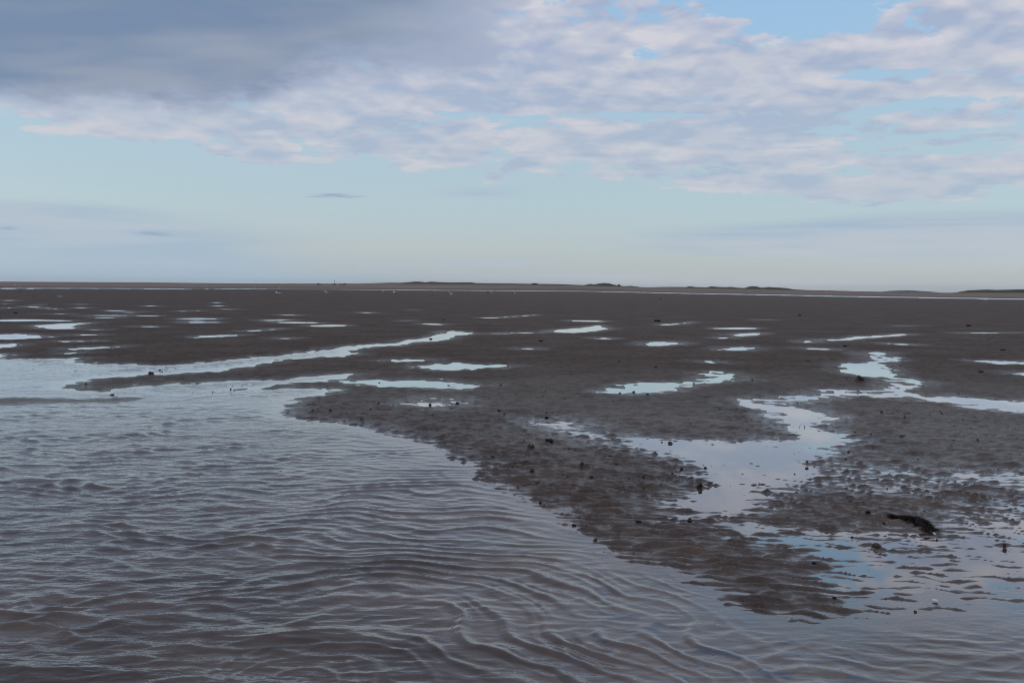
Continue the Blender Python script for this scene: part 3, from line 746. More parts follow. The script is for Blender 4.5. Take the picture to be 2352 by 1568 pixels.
ridge_land('dune_ridge', [(1455, 1133.5), (1500, 1132), (1560, 1130.5), (1600, 1131), (1645, 1127.5), (1660, 1126), (1685, 1127), (1700, 1129), (1722, 1126.3), (1760, 1128.5), (1800, 1130), (1850, 1129.6),
    (1885, 1129.5), (1900, 1132), (1950, 1133), (2050, 1134), (2130, 1135.4), (2180, 1135.5), (2230, 1136.5), (2280, 1138.5), (2335, 1140), (2350, 1136.5), (2358, 1135), (2372, 1137.5), (2390, 1134.5), (2412, 1131.3),
    (2435, 1133.5), (2450, 1138), (2470, 1141.5), (2485, 1143.5), (2500, 1144), (2520, 1143), (2540, 1145.5), (2570, 1149.5), (2590, 1150), (2630, 1147.8), (2700, 1147.4), (2740, 1148), (2757, 1145), (2775, 1147.5),
    (2800, 1148.6), (2820, 1149.6), (2840, 1145.2), (2870, 1147.3), (2900, 1148.3), (2920, 1147.2), (2945, 1150.5), (2974, 1151.6), (2988, 1147), (3003, 1144.6), (3022, 1145.4), (3040, 1150.6), (3055, 1149.5),
    (3070, 1147.2), (3090, 1149.5), (3114, 1150.4), (3140, 1152), (3160, 1155.5), (3178, 1158), (3230, 1160), (3306, 1162), (3380, 1163.6), (3449, 1165.4), (3524, 1167), (3623, 1170)],
    915, 26, 0.6, DUNE, 'low line of grassy sand dunes along the far beach')
ridge_land('dune_bank', [(3800, 1171), (3820, 1169), (3845, 1164), (3870, 1161), (3900, 1159.5), (3937, 1158), (3980, 1159.3), (4016, 1158.6), (4060, 1157.5), (4096, 1157), (4300, 1158), (4700, 1163), (5600, 1175)],
    905, 24, 0.6, DUNE, 'higher grassy dune bank at the right end of the horizon')
HILLM = simple('hill_woodland', (0.045, 0.060, 0.045), (0.075, 0.085, 0.055), 0.02, 0.95, 0.0, 0.1)
ridge_land('distant_hill', [(3480, 1168.5), (3531, 1166), (3547, 1163.5), (3590, 1162), (3635, 1161), (3665, 1163), (3699, 1165), (3735, 1168), (3772, 1171.5), (3800, 1174)], 6000, 260, 4, HILLM,
    'low blue wooded headland far behind the dunes', rough=2.0, base=-3.0, step=2.0)

# ------------------------------------------------------------------ small mesh builders
def bm_new(): return bmesh.new()
def bm_obj(name, bm, mat, parent=None, smooth=True):
    me = bpy.data.meshes.new(name); bm.to_mesh(me); bm.free()
    for p in me.polygons: p.use_smooth = smooth
    return link(name, me, mat, parent)
def add_box(bm, c, sz, rot=None):
    r = bmesh.ops.create_cube(bm, size=1.0)
    M = Matrix.Translation(c) @ (rot.to_4x4() if rot else Matrix.Identity(4)) @ Matrix.Diagonal((*sz, 1))
    bmesh.ops.transform(bm, matrix=M, verts=r['verts']); return r['verts']
def loft(bm, rings, cap=True):
    prev = None; first = None
    for ring in rings:
        vs = [bm.verts.new(p) for p in ring]
        if prev:
            n = len(vs)
            for i in range(n): bm.faces.new((prev[i], prev[(i + 1) % n], vs[(i + 1) % n], vs[i]))
        else: first = vs
        prev = vs
    if cap: bm.faces.new(list(reversed(first))); bm.faces.new(prev)
def ellipse_ring(c, ax, up, ra, rb, n=10):
    return [Vector(c) + Vector(ax) * (ra * math.cos(2 * math.pi * k / n)) + Vector(up) * (rb * math.sin(2 * math.pi * k / n)) for k in range(n)]
def tube(bm, pts, rad, n=6):
    rings = []
    for i, p in enumerate(pts):
        a = Vector(pts[max(i - 1, 0)]); b = Vector(pts[min(i + 1, len(pts) - 1)])
        d = (b - a).normalized(); s1 = d.orthogonal().normalized(); s2 = d.cross(s1)
        r = rad[i] if isinstance(rad, (list, tuple)) else rad
        rings.append(ellipse_ring(p, s1, s2, r, r, n))
    loft(bm, rings)
def blob_bm(bm, c, r, rng, sq=(1, 1, 0.7), amp=0.28, sub=2):
    m = bmesh.ops.create_icosphere(bm, subdivisions=sub, radius=1.0)
    o = Vector((rng.uniform(-9, 9), rng.uniform(-9, 9), rng.uniform(-9, 9)))
    from mathutils import noise as mn
    for v in m['verts']:
        k = 1 + amp * mn.noise(v.co * 1.7 + o) * 1.6 + amp * 0.6 * mn.noise(v.co * 4.5 + o)
        v.co = Vector(c) + Vector((v.co.x * sq[0], v.co.y * sq[1], v.co.z * sq[2])) * (r * k)

BLACKHULL = simple('tarred_hull', (0.012, 0.013, 0.015), (0.030, 0.030, 0.032), 3, 0.6)
DARKWOOD = simple('weathered_pole', (0.030, 0.030, 0.032), (0.060, 0.058, 0.055), 5, 0.7)
HUTWALL = simple('hut_boards', (0.030, 0.050, 0.045), (0.055, 0.075, 0.065), 2, 0.8)
HUTROOF = simple('hut_roof_felt', (0.025, 0.040, 0.040), (0.040, 0.055, 0.052), 2, 0.8)
WHITEF = simple('white_feathers', (0.80, 0.79, 0.77), (0.86, 0.85, 0.84), 30, 0.8)
GREYF = simple('grey_feathers', (0.42, 0.43, 0.45), (0.52, 0.53, 0.55), 30, 0.8)
BLACKF = simple('black_feathers', (0.015, 0.015, 0.017), (0.035, 0.035, 0.038), 30, 0.7)
BROWNF = simple('mottled_brown_feathers', (0.10, 0.080, 0.062), (0.24, 0.20, 0.16), 40, 0.8)
BILL = simple('yellow_bill', (0.50, 0.33, 0.06), (0.60, 0.40, 0.08), 30, 0.5)
LEGM = simple('pink_leg', (0.34, 0.22, 0.19), (0.42, 0.27, 0.22), 30, 0.6)

# boats aground behind the tide channel
def boat_hull(bm, L, W, H, bowrise=0.5, transom=True):
    rings = []
    n = 9
    for k in range(n):
        f = k / (n - 1); x = (f - 0.5) * L
        w = W / 2 * (0.80 + 0.25 * math.sin(math.pi * min(f * 1.2, 1))) * (1 - max(0, (f - 0.55) / 0.45) ** 2.2)
        w = max(w, 0.04)
        top = H * (0.82 + bowrise * max(0, f - 0.45) ** 1.6 * 2 + 0.10 * (1 - f))
        keel = H * 0.30 * max(0, (f - 0.75) / 0.25) ** 2
        r = []
        for a, b in ((-1, 1), (-0.96, 0.6), (-0.72, 0.22), (-0.1, 0), (0.1, 0), (0.72, 0.22), (0.96, 0.6), (1, 1)):
            r.append(Vector((x, w * a, keel + (top - keel) * b)))
        # inner side
        for a, b in ((0.86, 1), (0.6, 0.45), (-0.6, 0.45), (-0.86, 1)):
            r.append(Vector((x, w * a, keel + (top - keel) * b)))
        rings.append(r)
    loft(bm, rings)
def boat_at(px, py, D, L, W, H, rz, label, extra=None, bow=0.5):
    p = far_point(px * .57422, py * .57422, D)
    e = bpy.data.objects.new('boat', None); COL.objects.link(e)
    e.location = (p.x, p.y, ground_z(p.x, p.y) - 0.05); e.rotation_euler = (0, 0, rz)
    tag(e, label, 'boat', 'boats lying aground on the far beach')
    bm = bm_new(); boat_hull(bm, L, W, H, bow); bm_obj('hull', bm, BLACKHULL, e, False)
    for k in (-0.22, 0.12):
        bm = bm_new(); add_box(bm, (k * L, 0, H * 0.62), (0.25, W * 0.72, 0.05)); bm_obj('thwart', bm, DARKWOOD, e, False)
    if extra: extra(e)
    return e
BD = 780
def px_w(n, D=BD): return n / 3306 * D
def cabin(e):
    bm = bm_new(); add_box(bm, (-1.2, 0, 1.0), (1.5, 1.0, 0.7)); add_box(bm, (-1.2, 0, 1.37), (1.7, 1.15, 0.06)); bm_obj('cabin', bm, BLACKHULL, e, False)
boat_at(1278, 1137, BD, px_w(20), 1.6, px_w(2.6), 0.1, 'low dark boat aground, leftmost of three on the horizon', cabin, 0.2)
def mast(e):
    bm = bm_new(); tube(bm, [(0, 0, 0.3), (0, 0, px_w(19.5))], [0.11, 0.07], 8); bm_obj('mast', bm, DARKWOOD, e)
    bm = bm_new()
    for k in range(5):
        z = px_w(19.5) - 0.1 - k * 0.42
        tube(bm, [(0, 0, z - 0.12), (0, 0, z + 0.12)], [0.20, 0.20], 8)
    for a in (0.0, 2.1, 4.2):
        tube(bm, [(0.19 * math.cos(a), 0.19 * math.sin(a), px_w(19.5) - 2.0), (0.19 * math.cos(a), 0.19 * math.sin(a), px_w(19.5))], 0.03, 5)
    bm_obj('mast_cage', bm, DARKWOOD, e)
    bm = bm_new(); add_box(bm, (0, 0, px_w(3.2)), (px_w(11), 1.8, 0.28)); bm_obj('deckhouse', bm, BLACKHULL, e, False)
boat_at(1338, 1137.5, BD, px_w(13.5), 2.6, px_w(3.8), -0.05, 'dark boxy boat with a tall caged mast, middle of three on the horizon', mast, 0.0)
boat_at(1370, 1137.8, BD, px_w(25), 2.0, px_w(3.4), 0.12, 'dark open boat with raised pointed bow, rightmost of three on the horizon', None, 1.3)

# hut on the dunes
p = far_point(2138 * .57422, 1138 * .57422, 905)
hut = bpy.data.objects.new('beach_hut', None); COL.objects.link(hut); hut.location = (p.x, p.y - 6, p.z - 0.8)
tag(hut, 'small dark green flat roofed hut standing on the dune line', 'hut')
bm = bm_new(); add_box(bm, (0, 0, 0.95), (6.2, 3.0, 1.9)); bm_obj('wall', bm, HUTWALL, hut, False)
bm = bm_new(); add_box(bm, (0, 0, 2.0), (6.9, 3.7, 0.22)); bm_obj('roof', bm, HUTROOF, hut, False)
bm = bm_new(); add_box(bm, (-1.6, -1.53, 1.0), (0.9, 0.06, 1.5)); bm_obj('door', bm, DARKWOOD, hut, False)
bm = bm_new(); add_box(bm, (1.2, -1.53, 1.25), (1.4, 0.06, 0.6)); bm_obj('window', bm, BLACKHULL, hut, False)
# lone bush on the dune shoulder
p = far_point(2473 * .57422, 1142 * .57422, 900)
bm = bm_new(); rr = random.Random(5)
for k in range(9): blob_bm(bm, (rr.uniform(-1.0, 1.0), rr.uniform(-.8, .8), 0.4 + rr.random() * 1.1), 0.55, rr, (1, 1, 0.9), 0.4, 1)
o = bm_obj('dune_bush', bm, DUNE, None, False); o.location = (p.x, p.y - 8, p.z - 0.6); tag(o, 'small round bush on the right shoulder of the tallest dune', 'bush')

# ------------------------------------------------------------------ gulls
def gull(back, body, wingtip=None, pose='stand'):
    e = bpy.data.objects.new('gull', None); COL.objects.link(e)
    bm = bm_new(); hz_ = 0.30
    prof_ = [(-0.30, 0.235, 0.010, 0.006), (-0.22, 0.245, 0.040, 0.022), (-0.12, 0.255, 0.075, 0.062), (0.0, 0.262, 0.092, 0.085), (0.09, 0.285, 0.080, 0.078), (0.145, 0.325, 0.052, 0.055),
             (0.170, 0.370, 0.043, 0.042), (0.190, 0.405, 0.044, 0.042), (0.222, 0.412, 0.034, 0.032), (0.245, 0.405, 0.014, 0.014)]
    rings = []
    for i, (x, z, w, h) in enumerate(prof_):
        a = prof_[max(i - 1, 0)]; b = prof_[min(i + 1, len(prof_) - 1)]
        d = Vector((b[0] - a[0], 0, b[1] - a[1])).normalized(); upv = Vector((-d.z, 0, d.x))
        rings.append(ellipse_ring((x, 0, z), (0, 1, 0), upv, w, h, 12))
    loft(bm, rings); bm_obj('body', bm, body, e)
    for sgn in (-1, 1):
        bm = bm_new(); rings = []
        for x, z, yo, w, h in [(0.10, 0.305, 0.060, 0.012, 0.030), (0.03, 0.300, 0.082, 0.016, 0.058), (-0.08, 0.290, 0.078, 0.016, 0.055), (-0.20, 0.270, 0.052, 0.013, 0.036), (-0.32, 0.258, 0.025, 0.010, 0.016), (-0.40, 0.255, 0.012, 0.004, 0.005)]:
            rings.append(ellipse_ring((x, sgn * yo, z), (0, 1, 0), (0, 0, 1), w, h, 8))
        loft(bm, rings); bm_obj('wing', bm, back, e)
        bm = bm_new(); tube(bm, [(0.0, sgn * 0.035, 0.20), (0.012, sgn * 0.035, 0.10), (0.0, sgn * 0.035, 0.012)], 0.0075, 5); add_box(bm, (0.025, sgn * 0.035, 0.006), (0.06, 0.035, 0.008))
        bm_obj('leg', bm, LEGM, e)
    bm = bm_new(); tube(bm, [(0.235, 0, 0.405), (0.27, 0, 0.402), (0.292, 0, 0.394)], [0.012, 0.009, 0.003], 6); bm_obj('bill', bm, BILL, e)
    return e
def copy_tree(o):
    c = o.copy(); COL.objects.link(c)
    for ch in o.children:
        d = ch.copy(); COL.objects.link(d); d.parent = c
    return c
GULLS = [  # x, foot y in the 4096-wide picture, heading (deg, 0 = facing right), kind, scale, label
    (1305, 1180.5, 250, 'w', 1.18, 'largest white gull, facing us, on the mud below the boats'),
    (1112, 1182, 175, 'w', 0.95, 'white gull with grey wing standing side on, nearest gull left of the boats'),
    (1024, 1157.5, 165, 'b', 1.25, 'black backed gull with white head at the edge of the far channel'),
    (1121, 1158.5, 240, 'w', 1.15, 'white gull at the channel edge just right of the black backed gull'),
    (1532, 1171.5, 265, 'w', 0.95, 'small white gull, left one of the close pair under the dune start'),
    (1543.5, 1166.5, 280, 'w', 0.8, 'tiny white gull, right and farther one of the close pair'),
    (1580, 1178.5, 170, 'w', 1.05, 'white gull standing beside a dark brown bird'),
    (1586, 1180, 5, 'd', 0.8, 'dark brown young gull crouched right beside a white gull'),
    (1698, 1166.5, 260, 'w', 0.95, 'white gull alone below the low dunes, left of centre'),
    (1739, 1166, 300, 'w', 0.65, 'faint small gull close under the far channel'),
    (1797, 1174.5, 270, 'w', 0.9, 'white gull just above and left of the nearest central gull'),
    (1805, 1188, 265, 'w', 1.05, 'nearest white gull in the centre group'),
    (1951, 1172, 10, 'd', 1.0, 'dark brown gull with raised tail near the centre'),
    (1966, 1177, 250, 'w', 0.9, 'white gull just right of the dark brown gull'),
    (2059, 1177.5, 268, 'w', 0.85, 'white gull at the right end of the centre group'),
    (2578, 1172.5, 100, 'w', 1.15, 'pale gull in the far channel under the bare sand gap'),
    (3303, 1173, 280, 'w', 1.3, 'tiny pale gull on the far beach at right'),
    (3944, 1208, 8, 'w', 0.92, 'white gull with grey back walking right, far right of the scene'),
    (62, 1145.5, 250, 'w', 1.1, 'tiny white gull at far left, left of two'),
    (82, 1146, 290, 'w', 1.1, 'tiny white gull at far left, right of two'),
    (80, 1173, 200, 'd', 0.7, 'small brown gull on the mud at far left'),
]
gh = hits([(a[0], a[1]) for a in GULLS])
protos = {'w': gull(GREYF, WHITEF), 'b': gull(BLACKF, WHITEF), 'd': gull(BROWNF, BROWNF)}
used = set()
for (px, py, hd, kd, sc, lb), p in zip(GULLS, gh):
    o = protos[kd] if kd not in used else copy_tree(protos[kd]); used.add(kd)
    o.location = (p.x, p.y, p.z - 0.004); o.rotation_euler = (0, 0, math.radians(hd)); o.scale = (sc * 1.7, sc * 2.0, sc * 1.6)
    tag(o, lb, 'gull', 'gulls standing on the mud flat')

# ------------------------------------------------------------------ lumps of sand, weed, sticks, shell
LUMP = simple('clotted_brown_sand', (0.026, 0.017, 0.013), (0.066, 0.043, 0.031), 60, 0.55, 0.004, 0.5)
WEED = simple('black_bladder_weed', (0.008, 0.008, 0.009), (0.024, 0.019, 0.015), 60, 0.75, 0.004, 0.2)
GREEN = simple('dark_green_weed', (0.016, 0.028, 0.014), (0.045, 0.060, 0.025), 40, 0.4, 0.0, 0.5)
STICK = simple('wet_driftwood', (0.030, 0.024, 0.022), (0.060, 0.048, 0.042), 40, 0.6, 0.0, 0.4)
SHELL = simple('white_shell', (0.62, 0.60, 0.58), (0.75, 0.74, 0.72), 60, 0.45)
def make_lump(w, rng):
    bm = bm_new(); n = rng.randint(3, 6)
    for k in range(n):
        a = rng.uniform(0, 6.28); q = rng.uniform(0, 0.28) * w
        blob_bm(bm, (math.cos(a) * q, math.sin(a) * q, w * rng.uniform(0.08, 0.36)), w * rng.uniform(0.20, 0.34), rng, (1, 1, 0.85), 0.42, 2 if w > 0.03 else 1)
    blob_bm(bm, (0, 0, 0.02 * w), w * 0.50, rng, (1.15, 1.0, 0.35), 0.3, 2 if w > 0.03 else 1)
    return bm_obj('sand_lump', bm, LUMP)
def strand(bm, p0, d, L, w, rng, rise=0.5, seg=4):
    pts = []; p = Vector(p0); d = Vector(d).normalized(); v = Vector((0, 0, rise))
    for k in range(seg + 1):
        pts.append(p.copy()); d = (d + Vector((rng.uniform(-.5, .5), rng.uniform(-.5, .5), 0))).normalized()
        p = p + d * (L / seg) + v * (L / seg); v.z -= rise * 0.62
        p.z = max(p.z, 0.002)
    s = d.cross(Vector((0, 0, 1))).normalized()
    prev = None
    for k, q in enumerate(pts):
        ww = w * (1 - 0.6 * k / seg); tw = Vector((0, 0, rng.uniform(-.6, .6) * ww))
        a, b, c = bm.verts.new(q - s * ww - tw), bm.verts.new(q + Vector((0, 0, ww * 0.7))), bm.verts.new(q + s * ww + tw)
        if prev: bm.faces.new((prev[0], a, b, prev[1])); bm.faces.new((prev[1], b, c, prev[2])); bm.faces.new((prev[0], prev[2], c, a))
        prev = (a, b, c)
def make_weed(w, rng, mat, name='seaweed_clump'):
    bm = bm_new()
    blob_bm(bm, (0, 0, 0.05 * w), w * 0.30, rng, (1.2, 0.9, 0.45), 0.5, 2)
    for k in range(34):
        a = rng.uniform(0, 6.28); r0 = rng.uniform(0, 0.18) * w
        strand(bm, (math.cos(a) * r0, math.sin(a) * r0 * .8, w * rng.uniform(0.03, 0.14)), (math.cos(a), math.sin(a), 0), w * rng.uniform(0.16, 0.40), w * 0.020, rng, rng.uniform(0.1, 0.7))
    return bm_obj(name, bm, mat, None, False)
def make_stick(w, rng, up=False):
    bm = bm_new()
    if up: tube(bm, [(0, 0, -0.02), (w * .1, 0, w * 0.5), (w * -0.05, w * .1, w)], [w * .16, w * .13, w * .05], 6)
    else: tube(bm, [(-w / 2, 0, 0.01), (-w * .15, w * .06, 0.016), (w * .2, w * -.05, 0.014), (w / 2, w * .08, 0.01)], [w * .02, w * .05, w * .045, w * .015], 6)
    return bm_obj('driftwood_stick' if not up else 'worm_tube', bm, STICK)
def K(c, x, y):
    ox, oy, s_ = {'k1': (0, 1080, 1.68), 'k2': (1300, 1080, 1.68), 'k3': (2600, 1080, 1.5722), 'k4': (1900, 1650, 1.68), 'k5': (2800, 1400, 1.8148), 'k6': (2600, 2000, 1.5722), 'k7': (0, 1600, 1.3864), 'k8': (1200, 1900, 1.568)}[c]
    return ox + x / s_, oy + y / s_, s_
ITEMS = [  # crop, x, y of the foot, width, kind, own label (or none: alike small ones share)
    ('k4', 1255, 202, 22, 'l', 'small brown lump left of the big lump at the back edge of the forked pool'),
    ('k4', 1313, 210, 48, 'l', 'big rough sand lump standing in the back edge of the forked pool'),
    ('k4', 1388, 380, 40, 'l', 'rounded dark sand lump on the left shore of the forked pool'),
    ('k4', 1546, 376, 36, 'l', 'round sand lump standing alone in the middle of the forked pool'),
    ('k4', 1508, 490, 52, 'l', 'wide sand lump on the mud spit reaching into the forked pool'),
    ('k4', 1715, 497, 13, 'l', 'tiny dark pebble in open water of the forked pool'),
    ('k4', 1445, 718, 46, 'l', 'knobbly sand lump at the foot of the forked pool'),
    ('k4', 1100, 752, 66, 'w', 'flattened black weed on the ripples left of the forked pool foot'),
    ('k4', 665, 766, 42, 'w', 'spiky dark weed clump in the stream shallows beside the rippled bank'),
    ('k4', 808, 866, 48, 'l', 'brown lump at the stream edge right below the spiky weed clump'),
    ('k4', 862, 870, 14, 'l', None), ('k4', 2232, 336, 34, 'l', 'flat lump on the right shore of the forked pool, upper of two'),
    ('k4', 2232, 376, 34, 'l', 'round brown lump off the right shore of the forked pool, lower of two'), ('k4', 2148, 418, 26, 'l', None),
    ('k4', 500, 200, 84, 'w', 'sprawling blue black seaweed frond on the bare mud bank'),
    ('k4', 378, 238, 80, 'l', 'flat brown sand patch lump beside the sprawling seaweed'),
    ('k4', 632, 250, 20, 'l', None), ('k4', 905, 290, 32, 'g', 'small green weed tuft on the bank left of the forked pool'), ('k4', 345, 279, 16, 'l', None), ('k4', 330, 188, 24, 'l', None), ('k4', 255, 188, 16, 'g', None),
    ('k4', 120, 292, 36, 'g', None), ('k4', 950, 348, 28, 'w', None), ('k4', 718, 364, 40, 'l', None), ('k4', 385, 398, 44, 'l', 'brown sand lump above the green weed on the stream bank'),
    ('k4', 415, 473, 54, 'g', 'dark green weed clump on the mud beside the stream'), ('k4', 440, 615, 30, 'w', 'upright dark weed tuft at the stream edge below the green clump'), ('k4', 625, 430, 20, 'g', None),
    ('k4', 785, 432, 36, 'w', None), ('k4', 1325, 416, 30, 'l', None), ('k4', 1250, 488, 13, 'l', None), ('k4', 500, 918, 16, 'w', None), ('k4', 2278, 1020, 56, 'w', 'pointed black weed clump on the ripples right of the bank tip'),
    ('k4', 1585, 915, 11, 'l', None), ('k4', 1035, 450, 22, 'l', None),
    ('k6', 1370, 103, 54, 'w', 'brown black weed clump above left of the large hairy seaweed'), ('k6', 1430, 300, 90, 'l', 'largest rough sand mound, below the large hairy seaweed'),
    ('k6', 1272, 234, 28, 'w', 'small black weed left above the largest sand mound'), ('k6', 2228, 288, 36, 'l', 'brown lump in the right pool, upper of two at the frame edge'),
    ('k6', 2230, 323, 46, 'l', 'brown lump in the right pool, lower of two at the frame edge'), ('k6', 1160, 640, 40, 'w', 'dark lump of weed at the tip of the rippled bank'), ('k6', 1482, 630, 26, 'l', None),
    ('k6', 1670, 706, 42, 'l', 'flat pale brown lump in the shallows below the right pool'), ('k6', 1815, 427, 11, 'l', None), ('k6', 1255, 1120, 90, 'g', 'flat green weed strand under water at the lower right'),
    ('k5', 1160, 222, 84, 'l', 'low brown mound between the two arms of the right hand pools'), ('k5', 1455, 121, 16, 'l', None), ('k5', 2040, 163, 52, 'w', 'flat dark weed on open mud at far right'),
    ('k5', 380, 222, 20, 'l', None), ('k5', 785, 83, 60, 's', 'dark thin stick lying on open mud left of the square pool'), ('k5', 165, 72, 36, 's', 'short stick near the small thin pool, right of centre'),
    ('k5', 1318, 455, 30, 'l', None), ('k5', 1487, 487, 26, 'l', None), ('k5', 1343, 490, 16, 'l', None), ('k5', 1520, 461, 22, 'l', None), ('k5', 1755, 465, 26, 'g', None), ('k5', 1745, 443, 20, 'l', None),
    ('k5', 1245, 609, 20, 'l', None), ('k5', 1465, 627, 58, 'g', 'green weed strand on the mud right of the winding channel'), ('k5', 1840, 655, 38, 'g', 'green weed tuft on the mud at far right'), ('k5', 2018, 656, 30, 'l', None),
    ('k5', 2290, 572, 22, 'w', None), ('k5', 1585, 794, 20, 'l', None), ('k5', 1910, 498, 16, 'l', None),
    ('k3', 48, 324, 52, 'w', 'black weed heap lying beyond the middle pools, right of centre'), ('k3', 940, 287, 30, 'w', 'small black weed far out on the right flat'), ('k3', 2002, 354, 46, 'w', 'thin dark weed line far out at right'),
    ('k3', 2220, 505, 40, 'w', 'dark weed strip on the far right flat, nearer than the thin line'), ('k3', 1225, 479, 36, 'w', 'dark weed heap above the square pool'), ('k3', 2152, 426, 15, 'l', None), ('k3', 2130, 437, 15, 'l', None), ('k3', 805, 412, 13, 'l', None),
    ('k3', 900, 432, 13, 'l', None), ('k3', 645, 696, 20, 'w', None), ('k3', 275, 720, 20, 'l', None), ('k3', 37, 612, 26, 'w', None), ('k3', 67, 182, 16, 'w', None),
    ('k2', 711, 467, 30, 'w', 'black lump sitting in the upper channel near its far end'), ('k2', 1450, 480, 46, 'w', 'black weed heap on the flat left of the long bright pool'), ('k2', 1982, 830, 28, 'l', 'lump at the near edge of the right middle pool, left of two'),
    ('k2', 2075, 824, 30, 'l', 'lump at the near edge of the right middle pool, right of two'), ('k2', 2168, 836, 30, 'l', None), ('k2', 365, 763, 20, 'w', 'dark pebble in the ragged left middle pool'), ('k2', 705, 909, 34, 'l', 'sand lump in the shallow wet patch, centre left'),
    ('k2', 890, 894, 38, 'w', 'black weed right of the shallow wet patch'), ('k2', 1180, 779, 30, 'l', None), ('k2', 1978, 612, 28, 'w', None), ('k2', 2180, 578, 36, 's', 'flat dark stick on the flat above the right middle pool'), ('k2', 2225, 653, 26, 'l', None),
    ('k2', 1740, 687, 13, 'l', None), ('k2', 1775, 684, 13, 'l', None), ('k2', 1225, 581, 13, 'l', None), ('k2', 1110, 580, 13, 'l', None), ('k2', 1175, 575, 11, 'l', None), ('k2', 2085, 635, 11, 'l', None), ('k2', 1465, 849, 22, 'l', None),
    ('k2', 1482, 823, 16, 'l', None), ('k2', 1612, 866, 22, 'l', None), ('k2', 1170, 946, 36, 'w', None), ('k2', 1205, 970, 22, 'l', None), ('k2', 720, 972, 22, 'l', None), ('k2', 1490, 995, 44, 'w', 'dark straggly weed on the bank centre'), ('k2', 360, 897, 22, 'l', None),
    ('k2', 35, 944, 30, 'l', None), ('k2', 305, 932, 22, 'l', None), ('k2', 795, 338, 25, 'w', None), ('k2', 1628, 202, 10, 'w', None), ('k2', 2255, 193, 16, 'w', None), ('k2', 975, 332, 16, 'w', None), ('k2', 245, 1004, 24, 'g', None),
    ('k1', 105, 293, 34, 'w', 'black weed heap far out at the left edge'), ('k1', 230, 178, 18, 'w', None), ('k1', 1072, 677, 24, 'l', 'dark lump in the upper channel mouth, upper of two'), ('k1', 1090, 690, 17, 'l', 'dark lump in the upper channel mouth, lower of two'),
    ('k1', 755, 850, 50, 'w', 'ragged black seaweed at the tip of the left sand spit'), ('k1', 1430, 821, 18, 'l', None), ('k1', 1550, 808, 22, 'l', None), ('k1', 2100, 944, 26, 'l', None), ('k1', 2222, 945, 26, 'l', None), ('k1', 1015, 702, 50, 'l', 'long low mud lump on the sand spit beside the upper channel'),
    ('k1', 1392, 441, 11, 'w', None), ('k1', 580, 776, 22, 'l', None), ('k1', 2140, 940, 12, 'l', None),
    ('k7', 1200, 984, 46, 'g', 'dark green weed floating in the middle of the stream'), ('k7', 1553, 403, 52, 'w', 'thin dark weed floating near the stream bank'), ('k7', 1725, 407, 22, 'w', None), ('k7', 1880, 411, 18, 'w', None),
    ('k8', 1300, 1283, 54, 'w', 'dark weed scrap floating at the bottom of the picture'), ('k8', 1567, 464, 14, 'w', None), ('k8', 1970, 708, 18, 'w', None), ('k8', 1310, 1070, 20, 'w', None),
    ('k4', 2178, 100, 12, 't', 'upright dark worm tube in the winding channel, left of three'), ('k4', 2213, 100, 13, 't', 'upright dark worm tube in the winding channel, rightmost of three'), ('k4', 2190, 84, 8, 't', 'upright dark worm tube in the winding channel, farthest of three'),
]
ANCH = [('black weed heap left of the long bright pool', K('k2', 1450, 480)), ('long bright pool at centre', K('k2', 1720, 400)), ('oval pool left of centre', K('k2', 900, 652)), ('ragged left middle pool', K('k2', 500, 765)),
    ('right middle pool', K('k2', 2200, 790)), ('shallow wet patch left of centre', K('k2', 740, 893)), ('forked pool', K('k4', 1700, 450)), ('green weed clump by the stream', K('k4', 415, 467)), ('sprawling blue black seaweed', K('k4', 500, 195)),
    ('spiky weed clump in the stream', K('k4', 665, 766)), ('large hairy seaweed', K('k6', 1680, 160)), ('largest sand mound', K('k6', 1430, 300)), ('square pool', K('k5', 1200, 140)), ('winding channel', K('k5', 650, 380)),
    ('long pool at the right edge', K('k5', 2100, 400)), ('tip of the rippled bank', K('k6', 1150, 700)), ('sand spit beside the upper channel', K('k1', 900, 740)), ('bend of the stream shore', K('k1', 1950, 920)), ('far channel', K('k2', 1800, 140)),
    ('small pool under the long stick', K('k2', 2260, 495)), ('far end of the upper channel', K('k2', 800, 440)), ('pale shell', K('k6', 1795, 650)), ('thin pools far left', K('k1', 700, 300)), ('thin dark weed line far right', K('k3', 2002, 351))]
ADJ = {'l': ['tiny brown sand pellet', 'small brown sand lump', 'fist sized brown sand lump'], 'w': ['tiny black weed scrap', 'small black weed scrap', 'flat black weed scrap'], 'g': ['tiny green weed scrap', 'small green weed scrap', 'flat green weed scrap']}
_taken = set()
def place_label(kd, px, py, wpx):
    word = ADJ[kd][0 if wpx < 10 else 1 if wpx < 20 else 2]
    for dist in ('just', 'a little', 'further'):
        for name, (ax, ay, _) in sorted(ANCH, key=lambda a: math.hypot((px - a[1][0]) * 0.6, (py - a[1][1]) * 1.6))[:7]:
            dx, dy = px - ax, (py - ay) * 2.2
            rel_ = ('right of' if dx > 0 else 'left of') if abs(dx) > abs(dy) * 1.5 else ('below' if dy > 0 else 'above') if abs(dy) > abs(dx) * 1.5 else ('below right of' if dx > 0 and dy > 0 else 'above right of' if dx > 0 else 'below left of' if dy > 0 else 'above left of')
            t = word + ' ' + ('' if dist == 'just' else dist + ' ') + rel_ + ' the ' + name
            if t not in _taken and len(t.split()) <= 16:
                _taken.add(t); return t
    return SHARED[kd][0]
rng = random.Random(11)
kp = [K(c, x, y) for c, x, y, *_ in ITEMS]
kh = hits([(a[0], a[1]) for a in kp])
SHARED = {'l': ('small brown sand lump scattered on the wet flat', 'small sand lumps on the flat'), 'w': ('small scrap of black seaweed lying on the wet flat or in the water', 'scraps of black seaweed'),
          'g': ('small scrap of green weed on the mud', 'scraps of green weed')}
